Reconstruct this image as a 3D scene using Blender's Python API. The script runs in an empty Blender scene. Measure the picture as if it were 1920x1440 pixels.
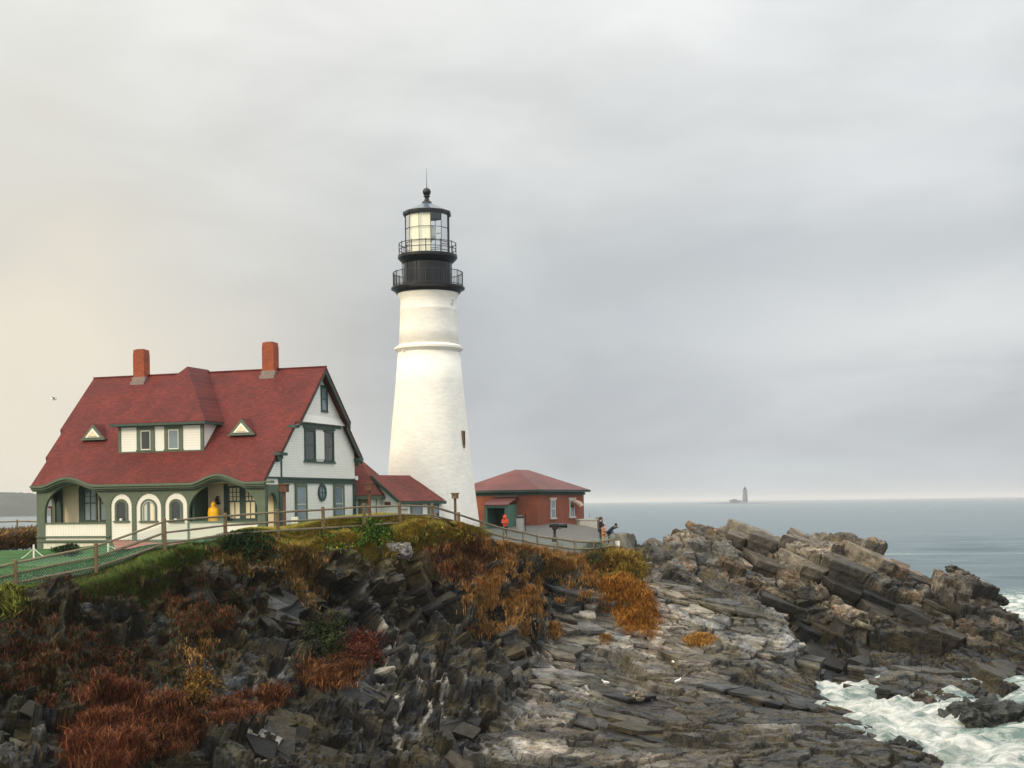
import bpy, bmesh, math, random
import numpy as np
from mathutils import Vector, Matrix
R = math.radians
random.seed(7)
rng = np.random.default_rng(11)
SC = bpy.context.scene
COL = SC.collection

# ------------------------------------------------------------------ camera
EYE = 12.0                       # eye height above the sea, metres
FPX = 2600.0                     # focal length in photo pixels (1920 wide)
ROLL = math.atan(11 / 820)       # the photo's horizon slopes a little
SHY = 222.9
cam_d = bpy.data.cameras.new('camera')
cam = bpy.data.objects.new('camera', cam_d); COL.objects.link(cam)
cam.rotation_euler = (Matrix.Rotation(R(90), 3, 'X') @ Matrix.Rotation(-ROLL, 3, 'Z')).to_euler()
cam.location = (0, 0, EYE)
cam_d.sensor_width = 36.0
cam_d.lens = 36.0 * FPX / 1920
cam_d.shift_y = SHY / 1920
cam_d.clip_start = 0.5; cam_d.clip_end = 60000
SC.camera = cam

# ------------------------------------------------------------------ light
SUN_EL, SUN_AZ = R(27), R(232)      # compass-like: 0 = +Y, clockwise
sdir = Vector((math.sin(SUN_AZ) * math.cos(SUN_EL), math.cos(SUN_AZ) * math.cos(SUN_EL), math.sin(SUN_EL)))
sun_d = bpy.data.lights.new('sun', 'SUN'); sun_d.energy = 2.3; sun_d.angle = R(14); sun_d.color = (1.0, 0.84, 0.58)
sun = bpy.data.objects.new('sun', sun_d); COL.objects.link(sun)
sun.rotation_euler = sdir.to_track_quat('Z', 'Y').to_euler(); sun.location = (-40, -40, 60)

world = bpy.data.worlds.new('World'); SC.world = world; world.use_nodes = True
def build_world():
    nt = world.node_tree; N = nt.nodes; L = nt.links; N.clear()
    def nd(t, **k):
        n = N.new(t)
        for a, b in k.items(): setattr(n, a, b)
        return n
    def math_(op, a, b=None, c=None, clamp=False):
        n = nd('ShaderNodeMath', operation=op, use_clamp=clamp)
        for i, v in enumerate((a, b, c)):
            if v is None: continue
            if isinstance(v, (int, float)): n.inputs[i].default_value = v
            else: L.new(v, n.inputs[i])
        return n.outputs[0]
    def ramp(v, stops):
        n = nd('ShaderNodeValToRGB'); cr = n.color_ramp
        cr.elements[0].position, cr.elements[0].color = stops[0][0], (*stops[0][1], 1)
        cr.elements[1].position, cr.elements[1].color = stops[-1][0], (*stops[-1][1], 1)
        for p, c in stops[1:-1]:
            e = cr.elements.new(p); e.color = (*c, 1)
        L.new(v, n.inputs[0]); return n.outputs[0]
    def mix(f, a, b, bt='MIX'):
        n = nd('ShaderNodeMixRGB', blend_type=bt)
        for i, v in enumerate((f, a, b)):
            if isinstance(v, (int, float)): n.inputs[i].default_value = v
            elif isinstance(v, tuple): n.inputs[i].default_value = (*v, 1)
            else: L.new(v, n.inputs[i])
        return n.outputs[0]
    tc = nd('ShaderNodeTexCoord')
    sep = nd('ShaderNodeSeparateXYZ'); L.new(tc.outputs['Generated'], sep.inputs[0])
    x, y, z = sep.outputs
    sky = nd('ShaderNodeTexSky', sky_type='NISHITA', sun_disc=False, sun_elevation=SUN_EL, sun_rotation=SUN_AZ)
    sky.dust_density = 3.0
    skyb = mix(1.0, sky.outputs[0], (0.10, 0.10, 0.10), 'MULTIPLY')
    # stretched cloud noise by direction
    def noise(sc, detail, rough, scl, seed, dist=0.0):
        mp = nd('ShaderNodeMapping'); L.new(tc.outputs['Generated'], mp.inputs[0])
        mp.inputs['Scale'].default_value = scl; mp.inputs['Location'].default_value = (seed, seed * .7, seed * .3)
        n = nd('ShaderNodeTexNoise'); L.new(mp.outputs[0], n.inputs['Vector'])
        n.inputs['Scale'].default_value = sc; n.inputs['Detail'].default_value = detail
        n.inputs['Roughness'].default_value = rough; n.inputs['Distortion'].default_value = dist
        return n.outputs['Fac']
    big = noise(1.0, 3, .5, (4.5, 2.0, 8.0), 3.1, .4)
    med = noise(1.0, 4, .5, (6, 3, 17), 8.3, .5)
    zs = math_('ADD', z, math_('MULTIPLY', math_('SUBTRACT', big, .5), 0.22))
    # elevation profile of the overcast deck: grey band low, bright above
    base = ramp(zs, [(0.0, (.56, .60, .625)), (0.05, (.53, .56, .595)), (0.10, (.50, .53, .57)), (0.17, (.57, .60, .62)),
                     (0.26, (.74, .76, .765)), (0.36, (.88, .89, .885)), (0.6, (1.4, 1.4, 1.38)), (1.0, (2.3, 2.3, 2.28))])
    # a lighter, brighter patch and streak of thin cloud
    st = math_('SUBTRACT', med, .5); 
    k = math_('ADD', 1.0, math_('MULTIPLY', st, .42))
    v = nd('ShaderNodeVectorMath', operation='SCALE'); L.new(base, v.inputs[0]); L.new(k, v.inputs['Scale'])
    cloud = v.outputs[0]
    # warm glow low in the sky on the sunset side (left)
    gx = math_('MULTIPLY_ADD', x, -4.2, -0.22, True)
    gz = math_('MULTIPLY', math_('SUBTRACT', zs, .095), 7.5)
    gz = math_('POWER', 2.718, math_('MULTIPLY', math_('MULTIPLY', gz, gz), -1.0))
    glow = math_('MULTIPLY', gx, gz, None, True)
    cloud = mix(glow, cloud, (.86, .80, .70))
    # pale break in the cloud at mid height on the right
    def gauss(v, c0, k0):
        t = math_('MULTIPLY', math_('SUBTRACT', v, c0), k0); return math_('POWER', 2.718, math_('MULTIPLY', math_('MULTIPLY', t, t), -1.0))
    pb = math_('MULTIPLY', math_('MULTIPLY', gauss(x, .30, 5.5), gauss(math_('ADD', z, math_('MULTIPLY', math_('SUBTRACT', med, .5), .10)), .115, 22)), .95)
    cloud = mix(pb, cloud, (.76, .785, .79))
    # whole left side a little yellower than the right
    wl = math_('MULTIPLY_ADD', x, -1.5, .25, True)
    cloud = mix(math_('MULTIPLY', wl, .55), cloud, mix(1.0, cloud, (1.04, 1.0, .88), 'MULTIPLY'))
    # unseen sky behind the camera, brightened to add light on the fronts
    bk = math_('MULTIPLY_ADD', y, -1.2, 0.0, True)
    v2 = nd('ShaderNodeVectorMath', operation='SCALE'); L.new(cloud, v2.inputs[0])
    L.new(math_('ADD', 1.0, math_('MULTIPLY', bk, .25)), v2.inputs['Scale'])
    out = mix(0.95, skyb, v2.outputs[0])
    bg = nd('ShaderNodeBackground'); L.new(out, bg.inputs[0]); bg.inputs[1].default_value = 1.0
    o = nd('ShaderNodeOutputWorld'); L.new(bg.outputs[0], o.inputs[0])
build_world()
SC.view_settings.view_transform = 'Standard'; SC.view_settings.look = 'None'
SC.view_settings.exposure = 0.0; SC.view_settings.gamma = 1.0; SC.view_settings.use_curve_mapping = False
SC.render.engine = 'CYCLES'
SC.cycles.max_bounces = 6; SC.cycles.diffuse_bounces = 3; SC.cycles.transparent_max_bounces = 12
SC.cycles.use_denoising = True

# ------------------------------------------------------------------ measuring helpers
CR, SR = math.cos(ROLL), math.sin(ROLL)
def uv(px, py):
    dx = px - 960; dy = 720 - py + SHY
    return CR * dx + SR * dy, -SR * dx + CR * dy
def W(px, py, Y):
    u, v = uv(px, py); return (u / FPX * Y, Y, EYE + v / FPX * Y)
def PX(X, Y, Z):
    u = X / Y * FPX; v = (Z - EYE) / Y * FPX
    return CR * u - SR * v + 960, 720 - (SR * u + CR * v - SHY)
def smooth(a, b, x):
    t = np.clip((x - a) / (b - a), 0, 1); return t * t * (3 - 2 * t)

# ------------------------------------------------------------------ materials
MATS = {}
def mat(name, color, rough=.7, var=.12, vscale=3.0, bump=0.0, bscale=20.0, spec=.3, metal=0.0, kind=None, **kw):
    m = bpy.data.materials.new(name); m.use_nodes = True; MATS[name] = m
    nt = m.node_tree; N, L = nt.nodes, nt.links
    b = N['Principled BSDF']
    b.inputs['Roughness'].default_value = rough; b.inputs['Metallic'].default_value = metal
    b.inputs['Specular IOR Level'].default_value = spec
    tc = N.new('ShaderNodeTexCoord')
    n1 = N.new('ShaderNodeTexNoise'); n1.inputs['Scale'].default_value = vscale; n1.inputs['Detail'].default_value = 5
    n1.inputs['Roughness'].default_value = .65
    L.new(tc.outputs['Object'], n1.inputs['Vector'])
    cr = N.new('ShaderNodeValToRGB'); L.new(n1.outputs['Fac'], cr.inputs[0])
    cr.color_ramp.elements[0].position = .3; cr.color_ramp.elements[1].position = .7
    cr.color_ramp.elements[0].color = (*[c * (1 - var) for c in color], 1)
    cr.color_ramp.elements[1].color = (*[min(1, c * (1 + var)) for c in color], 1)
    colo = cr.outputs[0]; height = None
    def mixc(f, a, bb, bt='MIX'):
        n = N.new('ShaderNodeMixRGB'); n.blend_type = bt
        for i, v in enumerate((f, a, bb)):
            if isinstance(v, (int, float)): n.inputs[i].default_value = v
            elif isinstance(v, tuple): n.inputs[i].default_value = (*v, 1)
            else: L.new(v, n.inputs[i])
        return n.outputs[0]
    if kind in ('clap', 'clapv'):
        w = N.new('ShaderNodeTexWave'); w.wave_type = 'BANDS'; w.bands_direction = 'Z' if kind == 'clap' else 'X'
        w.wave_profile = 'SAW' if kind == 'clap' else 'SIN'
        w.inputs['Scale'].default_value = kw.get('per', 1 / .14) / 2 * (1 if kind == 'clap' else 1) * .63 / 1.0
        L.new(tc.outputs['Object'], w.inputs['Vector']); height = w.outputs['Fac']
        # darker line along each lap
        r2 = N.new('ShaderNodeValToRGB'); L.new(w.outputs['Fac'], r2.inputs[0])
        r2.color_ramp.elements[0].position = .0; r2.color_ramp.elements[0].color = (.70, .70, .68, 1)
        r2.color_ramp.elements[1].position = .16; r2.color_ramp.elements[1].color = (1, 1, 1, 1)
        colo = mixc(1.0, colo, r2.outputs[0], 'MULTIPLY')
    if kind in ('shingle', 'brick'):
        sx = N.new('ShaderNodeSeparateXYZ'); L.new(tc.outputs['Object'], sx.inputs[0])
        cb = N.new('ShaderNodeCombineXYZ')
        ad = N.new('ShaderNodeMath'); ad.operation = 'ADD'; L.new(sx.outputs[0], ad.inputs[0]); L.new(sx.outputs[1], ad.inputs[1])
        if kind == 'shingle': ad.inputs[1].default_value = 0
        if kind == 'shingle':
            for l in list(ad.inputs[1].links): L.remove(l)
        L.new(ad.outputs[0], cb.inputs[0])
        mz = N.new('ShaderNodeMath'); mz.operation = 'MULTIPLY'; L.new(sx.outputs[2], mz.inputs[0]); mz.inputs[1].default_value = 1.4 if kind == 'shingle' else 1
        L.new(mz.outputs[0], cb.inputs[1])
        br = N.new('ShaderNodeTexBrick'); L.new(cb.outputs[0], br.inputs['Vector'])
        c = color; v1 = kw.get('bv', .25)
        br.inputs['Color1'].default_value = (*[q * (1 - v1) for q in c], 1); br.inputs['Color2'].default_value = (*[q * (1 + v1) for q in c], 1)
        br.inputs['Mortar'].default_value = (*kw.get('mortar', [q * .4 for q in c]), 1)
        br.inputs['Scale'].default_value = 1.0
        br.inputs['Brick Width'].default_value = kw.get('bw', .3); br.inputs['Row Height'].default_value = kw.get('rh', .16)
        br.inputs['Mortar Size'].default_value = kw.get('ms', .012); br.inputs['Bias'].default_value = 0
        colo = mixc(kw.get('bf', .75), colo, br.outputs['Color'])
        # broad weathering
        n3 = N.new('ShaderNodeTexNoise'); n3.inputs['Scale'].default_value = .7; n3.inputs['Detail'].default_value = 6
        L.new(tc.outputs['Object'], n3.inputs['Vector'])
        r3 = N.new('ShaderNodeValToRGB'); L.new(n3.outputs[0], r3.inputs[0])
        r3.color_ramp.elements[0].position = .35; r3.color_ramp.elements[0].color = (.78, .80, .84, 1)
        r3.color_ramp.elements[1].position = .7; r3.color_ramp.elements[1].color = (1.12, 1.05, 1.0, 1)
        colo = mixc(1.0, colo, r3.outputs[0], 'MULTIPLY')
        inv = N.new('ShaderNodeMath'); inv.operation = 'SUBTRACT'; inv.inputs[0].default_value = 1; L.new(br.outputs['Fac'], inv.inputs[1])
        height = inv.outputs[0]
    if kind == 'grain':
        w = N.new('ShaderNodeTexNoise'); w.inputs['Scale'].default_value = 6
        mp = N.new('ShaderNodeMapping'); mp.inputs['Scale'].default_value = (9, 9, 1.0); L.new(tc.outputs['Object'], mp.inputs[0]); L.new(mp.outputs[0], w.inputs[0])
        r2 = N.new('ShaderNodeValToRGB'); L.new(w.outputs['Fac'], r2.inputs[0])
        r2.color_ramp.elements[0].position = .35; r2.color_ramp.elements[0].color = (.6, .58, .55, 1)
        r2.color_ramp.elements[1].position = .65; r2.color_ramp.elements[1].color = (1.25, 1.22, 1.15, 1)
        colo = mixc(1.0, colo, r2.outputs[0], 'MULTIPLY')
    if kw.get('attr'):
        at = N.new('ShaderNodeAttribute'); at.attribute_name = kw['attr']
        colo = mixc(1.0, at.outputs['Color'], mixc(1.0, colo, tuple([1 / max(c, 1e-3) for c in color]), 'MULTIPLY'), 'MULTIPLY')
    L.new(colo, b.inputs['Base Color'])
    if height is not None or bump:
        bp = N.new('ShaderNodeBump'); bp.inputs['Strength'].default_value = kw.get('bs', .5)
        bp.inputs['Distance'].default_value = kw.get('bd', .02)
        if height is None:
            n2 = N.new('ShaderNodeTexNoise'); n2.inputs['Scale'].default_value = bscale; n2.inputs['Detail'].default_value = 4
            L.new(tc.outputs['Object'], n2.inputs['Vector']); height = n2.outputs[0]
            bp.inputs['Distance'].default_value = bump
        L.new(height, bp.inputs['Height']); L.new(bp.outputs[0], b.inputs['Normal'])
    return m

M_SHING = mat('roof_shingle', (.130, .022, .017), .75, .15, 2.5, kind='shingle', bw=.28, rh=.17)
M_SHED_ROOF = mat('shed_roof_shingle', (.150, .038, .029), .75, .12, 2.5, kind='shingle', bw=.28, rh=.17)
M_METALROOF = mat('red_hip_roof', (.17, .058, .050), .6, .10, 1.5, kind='shingle', bw=.4, rh=.2, bv=.1)
M_SIDE = mat('white_clapboard', (.80, .79, .73), .6, .03, 1.5, kind='clap', per=1 / .16)
M_SIDEV = mat('white_beadboard', (.80, .78, .70), .6, .04, 1.5, kind='clapv', per=1 / .12)
M_WHITE = mat('white_paint', (.80, .79, .74), .6, .04, 2)
M_STONEW = mat('whitewashed_foundation', (.62, .59, .50), .85, .15, 6, bump=.02)
M_TRIM = mat('sage_green_trim', (.095, .125, .085), .6, .12, 3)
M_SHADE_TRIM = mat('shaded_green_trim', (.040, .070, .058), .6, .15, 3)  # the sage trim again, shade of gable and porch put into its colour
M_SHADE_BOARD = mat('shaded_green_board', (.030, .060, .052), .55, .1, 3, kind='clapv')  # same green deepened to stand for the dim porch interior
M_CREAM = mat('cream_wall', (.72, .62, .42), .7, .05, 2)
M_BRICKC = mat('orange_chimney_brick', (.33, .072, .026), .85, .12, 4, kind='brick', bw=.22, rh=.075, ms=.008, mortar=(.25, .13, .09))
M_BRICK = mat('red_painted_brick', (.28, .092, .052), .8, .15, 1.2, kind='brick', bw=.22, rh=.075, ms=.006, mortar=(.22, .07, .05), bv=.12)
M_FLASH = mat('grey_flashing', (.22, .17, .15), .7, .2, 6)
M_GLASS = mat('dark_window_glass', (.03, .035, .04), .08, .2, 1, spec=.6)
M_GLASSG = mat('grey_window_glass', (.16, .21, .24), .12, .15, 1.5, spec=.6)
M_BLIND = mat('cream_blind', (.74, .66, .46), .6, .05, 3)
M_SASH = mat('pale_sash', (.50, .52, .44), .6, .05, 3)
M_WSASH = mat('white_sash', (.78, .76, .68), .6, .03, 3)
M_TOWER = None
M_BLACK = mat('black_iron', (.012, .014, .018), .30, .4, 1.6, spec=.35)
M_IRON = mat('dark_iron_rail', (.035, .04, .045), .5, .2, 6)
M_WOOD = mat('weathered_fence_wood', (.17, .125, .07), .85, .2, 5, kind='grain')
M_WOODG = mat('grey_fence_wood', (.19, .16, .11), .85, .2, 5, kind='grain')
M_BROWN = mat('brown_stained_wood', (.115, .055, .032), .8, .2, 5, kind='grain')
M_MESHW = mat('galvanised_wire', (.28, .42, .34), .5, .1, 6, metal=.0)
M_CONC = mat('pale_concrete', (.52, .48, .41), .85, .15, 5, bump=.01)
M_STONE = mat('grey_wall_stone', (.15, .145, .125), .9, .3, 2.5, bump=.05, bscale=5)
M_ASPH = mat('grey_path_asphalt', (.19, .185, .185), .9, .15, 3, bump=.01)
M_PAVE = mat('red_brick_paving', (.35, .12, .09), .85, .15, 2, kind='brick', bw=.3, rh=.15, mortar=(.3, .2, .16))
M_CAN = mat('grey_bin_metal', (.35, .35, .33), .5, .1, 5)
M_BLKP = mat('black_gloss_paint', (.012, .012, .014), .35, .2, 5)
M_SKIN = mat('skin', (.50, .30, .21), .6, .05, 10)
M_YEL = mat('yellow_raincoat', (.80, .43, .012), .45, .10, 5)
M_ORA = mat('red_orange_jacket', (.70, .075, .03), .6, .1, 6)
M_NAVY = mat('navy_jacket', (.012, .016, .026), .7, .2, 8)
M_BLUE = mat('blue_cloth', (.04, .10, .30), .7, .15, 8)
M_TAN = mat('tan_coat', (.42, .22, .12), .8, .12, 8)
M_DARKC = mat('dark_trousers', (.02, .022, .028), .8, .2, 8)
M_PALEB = mat('pale_blue_jacket', (.28, .40, .48), .8, .1, 8)
M_HAIR = mat('dark_hair', (.02, .014, .01), .7, .2, 20)
M_GULL = mat('gull_white', (.85, .84, .80), .7, .04, 10)
M_GULLG = mat('gull_grey', (.35, .36, .38), .7, .05, 10)
M_BILL = mat('gull_bill', (.7, .4, .05), .5, .05, 10)

# ------------------------------------------------------------------ mesh helpers
class MB:
    def __init__(s): s.v = []; s.f = []; s.M = None
    def add(s, vs, fs):
        o = len(s.v)
        s.v += [tuple(s.M @ Vector(p)) if s.M is not None else tuple(p) for p in vs]
        s.f += [tuple(i + o for i in f) for f in fs]; return s
    def box(s, x0, x1, y0, y1, z0, z1):
        vs = [(x, y, z) for z in (z0, z1) for y in (y0, y1) for x in (x0, x1)]
        return s.add(vs, [(0, 2, 3, 1), (4, 5, 7, 6), (0, 1, 5, 4), (2, 6, 7, 3), (0, 4, 6, 2), (1, 3, 7, 5)])
    def bar(s, a, b, w, h=None, up=(0, 0, 1)):
        a, b = Vector(a), Vector(b); h = h or w; d = (b - a).normalized(); up = Vector(up)
        if abs(d.dot(up)) > .98: up = Vector((0, 1, 0))
        sx = d.cross(up).normalized() * w / 2; sz = sx.cross(d).normalized() * h / 2
        vs = [p + q for p in (a, b) for q in (-sx - sz, sx - sz, sx + sz, -sx + sz)]
        return s.add(vs, [(0, 1, 2, 3), (7, 6, 5, 4), (0, 4, 5, 1), (1, 5, 6, 2), (2, 6, 7, 3), (3, 7, 4, 0)])
    def tube(s, pts, r, n=6, cap=True):
        pts = [Vector(p) for p in pts]; rs = r if isinstance(r, (list, tuple)) else [r] * len(pts)
        vs = []; prev = None
        for i, p in enumerate(pts):
            d = (pts[min(i + 1, len(pts) - 1)] - pts[max(i - 1, 0)]).normalized()
            up = Vector((0, 0, 1)) if abs(d.z) < .9 else Vector((1, 0, 0))
            a = d.cross(up).normalized(); b = d.cross(a).normalized()
            vs += [p + (a * math.cos(t) + b * math.sin(t)) * rs[i] for t in [2 * math.pi * k / n for k in range(n)]]
        fs = [(i * n + k, i * n + (k + 1) % n, (i + 1) * n + (k + 1) % n, (i + 1) * n + k) for i in range(len(pts) - 1) for k in range(n)]
        if cap: fs += [tuple(range(n - 1, -1, -1)), tuple(range((len(pts) - 1) * n, len(pts) * n))]
        return s.add(vs, fs)
    def lathe(s, prof, n=48, c=(0, 0, 0), a0=0.0, caps=True):
        vs = [(c[0] + r * math.cos(a0 + 2 * math.pi * k / n), c[1] + r * math.sin(a0 + 2 * math.pi * k / n), c[2] + z) for r, z in prof for k in range(n)]
        fs = [(i * n + k, i * n + (k + 1) % n, (i + 1) * n + (k + 1) % n, (i + 1) * n + k) for i in range(len(prof) - 1) for k in range(n)]
        if caps: fs += [tuple(range(n - 1, -1, -1)), tuple(range((len(prof) - 1) * n, len(prof) * n))]
        return s.add(vs, fs)
    def prism(s, poly, y0, y1, axis='y'):
        n = len(poly)
        if axis == 'y': vs = [(p[0], y, p[1]) for y in (y0, y1) for p in poly]
        elif axis == 'x': vs = [(y, p[0], p[1]) for y in (y0, y1) for p in poly]
        else: vs = [(p[0], p[1], y) for y in (y0, y1) for p in poly]
        return s.add(vs, [tuple(range(n)), tuple(range(2 * n - 1, n - 1, -1))] + [(i, (i + 1) % n, (i + 1) % n + n, i + n)[::-1] for i in range(n)])
    def build(s, name, m, parent=None, smooth_=False, loc=None, bevel=0):
        me = bpy.data.meshes.new(name); me.from_pydata(s.v, [], s.f); me.validate()
        if m: me.materials.append(m)
        bm = bmesh.new(); bm.from_mesh(me); bmesh.ops.recalc_face_normals(bm, faces=bm.faces); bm.to_mesh(me); bm.free()
        if smooth_:
            for p in me.polygons: p.use_smooth = True
        o = bpy.data.objects.new(name, me); COL.objects.link(o)
        if parent: o.parent = parent
        if loc: o.location = loc
        if bevel:
            bv = o.modifiers.new('bevel', 'BEVEL'); bv.width = bevel; bv.segments = 2
        return o
def tag(o, label=None, cat=None, group=None, kind=None):
    if label: o['label'] = label
    if cat: o['category'] = cat
    if group: o['group'] = group
    if kind: o['kind'] = kind
    return o
def thing(name, label, cat, loc=(0, 0, 0), rz=0.0, group=None):
    o = bpy.data.objects.new(name, None); COL.objects.link(o); o.location = loc; o.rotation_euler = (0, 0, rz)
    o.empty_display_size = .3
    return tag(o, label, cat, group)
def npmesh(name, V, F, m, col=None, smooth_=False, extra=None):
    V = np.ascontiguousarray(V, np.float32); F = np.ascontiguousarray(F, np.int32)
    me = bpy.data.meshes.new(name); k = F.shape[1]
    me.vertices.add(len(V)); me.vertices.foreach_set('co', V.ravel())
    me.loops.add(F.size); me.loops.foreach_set('vertex_index', F.ravel())
    me.polygons.add(len(F)); me.polygons.foreach_set('loop_start', np.arange(0, F.size, k, dtype=np.int32))
    me.polygons.foreach_set('use_smooth', np.full(len(F), smooth_))
    me.update(calc_edges=True)
    if col is not None:
        a = me.color_attributes.new('Col', 'FLOAT_COLOR', 'POINT')
        c4 = np.ones((len(V), 4), np.float32); c4[:, :3] = col; a.data.foreach_set('color', c4.ravel())
    for nm, arr in (extra or {}).items():
        a = me.attributes.new(nm, 'FLOAT', 'POINT'); a.data.foreach_set('value', np.ascontiguousarray(arr, np.float32))
    if m: me.materials.append(m)
    o = bpy.data.objects.new(name, me); COL.objects.link(o); return o

# ------------------------------------------------------------------ terrain
CTRL = []
def cp(*a):
    for px, py, Y in a: CTRL.append(W(px, py, Y))
def cw(*a): CTRL.extend(a)
FENCE = [(29.5, 1104, 62), (180.5, 1075, 64), (309, 1031, 66), (422.7, 1012, 70), (521, 1005, 73), (606.6, 1000, 76), (683, 993, 78),
         (750, 987, 80), (811, 988, 82), (860.7, 997, 84), (904.5, 1012, 87)]
FENCE2 = [(904.5, 1012, 87), (944.4, 1025, 88), (981, 1030, 88.8), (1008, 1036, 89.5), (1045.6, 1041, 90.3), (1077.5, 1046, 91), (1114, 1042, 91.8), (1152.5, 1034, 92.5)]
for q in FENCE + FENCE2[1:]: cp(q)
cp((-40, 1112, 61), (20, 1125, 60), (100, 1110, 62), (200, 1092, 63.3), (300, 1052, 65.3), (400, 1037, 68.5), (500, 1026, 71), (620, 1022, 73.8), (700, 1012, 77),
   (800, 1012, 79.5), (870, 1022, 82), (950, 1047, 85), (1050, 1060, 88), (1150, 1055, 90), (1185, 1045, 92),
   (0, 1200, 56), (150, 1180, 59.5), (300, 1150, 63), (450, 1130, 66.5), (560, 1080, 71), (600, 1050, 74.3), (700, 1045, 76.8), (760, 1070, 78),
   (600, 1150, 72.3), (700, 1160, 74), (780, 1160, 76), (900, 1100, 81.5), (1000, 1110, 84), (1100, 1130, 86), (1180, 1180, 84.5),
   (0, 1300, 51.5), (150, 1280, 54), (300, 1250, 58), (450, 1230, 61), (600, 1220, 67), (700, 1220, 70), (800, 1220, 73), (900, 1180, 77),
   (1000, 1180, 80.5), (1100, 1190, 82), (1200, 1220, 81), (0, 1440, 47.5), (150, 1420, 49), (300, 1380, 52), (450, 1350, 54.5), (600, 1330, 58.5),
   (700, 1320, 62), (800, 1320, 65), (900, 1300, 68), (930, 1345, 65.5), (1000, 1290, 70.5), (1100, 1280, 74), (1200, 1290, 75), (1300, 1270, 77.5),
   (1400, 1260, 79.5), (1480, 1290, 80), (300, 1440, 50), (450, 1440, 52), (600, 1440, 54), (750, 1440, 56.5), (900, 1440, 57), (1050, 1440, 58),
   (1150, 1400, 62), (1200, 1440, 57.3), (1350, 1390, 64), (1300, 1350, 70), (1350, 1440, 57.3),
   (1500, 1185, 85.5), (1300, 1100, 90), (1210, 1050, 95), (1240, 1100, 92), (1380, 1110, 92), (1450, 1150, 88.5), (1420, 1200, 84), (1300, 1190, 85),
   (1530, 1300, 79.5), (1550, 1340, 73), (1610, 1350, 71.2), (1650, 1380, 66.8), (1700, 1412, 61.8), (1500, 1400, 61.3), (1650, 1405, 60), (1720, 1425, 58.4), (1600, 1440, 57.2), (1450, 1350, 69), (1580, 1370, 67.8),
   (215, 1034, 79), (300, 1020, 80), (220, 1016, 84), (345, 1016, 78),
   # right-hand outcrop
   (1280, 1008, 102), (1320, 1000, 104), (1365, 1000, 106), (1440, 994, 107), (1500, 1008, 106), (1600, 1012, 105), (1640, 1020, 105), (1665, 1058, 104),
   (1745, 1082, 103), (1820, 1090, 102), (1870, 1122, 101), (1920, 1162, 100), (2050, 1225, 99), (1300, 1060, 99), (1360, 1080, 97.5), (1420, 1050, 102),
   (1450, 1060, 101), (1550, 1100, 99), (1500, 1130, 97), (1600, 1180, 95), (1700, 1150, 97.5), (1700, 1230, 90), (1640, 1245, 89.5), (1800, 1180, 95),
   (1850, 1225, 92), (1900, 1200, 94.5), (1900, 1262, 90))
cp((245, 1055, 65), (365, 1024, 68), (105, 1091, 63))
cw((-19.3, 70, 9.35), (-20.5, 74, 9.45), (-16.6, 71.5, 9.8), (-24, 68, 8.95), (-33, 66, 8.7), (-42, 60, 8.6), (-40, 80, 9.0), (-25, 80, 9.25), (-26, 74, 9.15), (-20, 80, 9.6), (-14, 81, 10.1), (-10, 90, 9.4), (-22, 90, 9.3), (-32, 95, 9.2), (-45, 95, 9.0),
   (-15, 108, 9.2), (-32, 110, 8.6), (0, 98, 9.5), (-6, 100, 9.5), (4, 100, 9.65), (7.5, 97, 9.2), (7.5, 105, 9.6), (6, 112, 9.6), (0, 112, 9.6), (-4, 92, 9.9), (-1, 90, 9.8),
   (2, 94, 9.3), (5, 94.5, 9.1), (10.2, 104, 6.5), (10, 112, 6), (10, 118, 3), (4, 124, 4), (8, 134, -4), (-12, 126, 4), (-12, 138, -4), (-35, 122, 6), (-35, 136, -3), (-60, 118, 5), (-60, 132, -4), (-60, 70, 8.5),
   (-60, 45, 8), (-30, 45, 5), (-20, 42, 2), (-8, 47, 1.2), (0, 48, .3), (6, 48, 0), (12, 48, -.5), (18, 49, -1.5),
   (-60, 20, 6), (-30, 20, 0), (-10, 20, -3), (20, 20, -4), (-22, 35, 1),
   # gully, channel and sea bed
   (17.9, 90.0, .6), (18.9, 87, .0), (16.2, 94.5, 2.4), (14.6, 96.5, 4.2), (17.0, 91.5, 1.2), (18.9, 84.3, -.2), (19.9, 80.0, -.7), (22.8, 75.5, -1.2), (25.5, 74, -1.6), (21.6, 73, -1.3), (20.5, 68, -1.2), (19.7, 62.5, -1.2), (26, 66, -2), (34, 70, -2.5), (50, 60, -3),
   (20.8, 86.5, 1.2), (22.4, 79.8, .7), (21.6, 82.5, 1.2), (25.5, 80.8, .7), (29, 84.0, .8), (32.5, 86.5, .5), (36, 86, -1.2), (29, 79.5, -1.2), (40, 92, -1.5), (45, 98, -1.8), (60, 85, -3),
   (14, 116, 3.5), (14, 124, -1.5), (20, 115, 2.5), (21, 122, -2), (27, 113, 2), (28, 119, -2), (34, 109, .5), (36, 115, -2.5), (42, 108, -2), (60, 110, -4), (40, 130, -4), (0, 145, -5), (70, 140, -6), (70, 50, -4), (-70, 150, -6))
CTRL = np.array(CTRL)
def _phi(d2): return -np.sqrt(d2 + 1.2)
_P = CTRL[:, :2]; _n = len(_P)
_A = _phi(((_P[:, None] - _P[None]) ** 2).sum(-1)) + np.eye(_n) * 0.25
_w = np.linalg.solve(np.block([[_A, np.ones((_n, 1))], [np.ones((1, _n)), np.zeros((1, 1))]]), np.append(CTRL[:, 2], 0))
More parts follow.
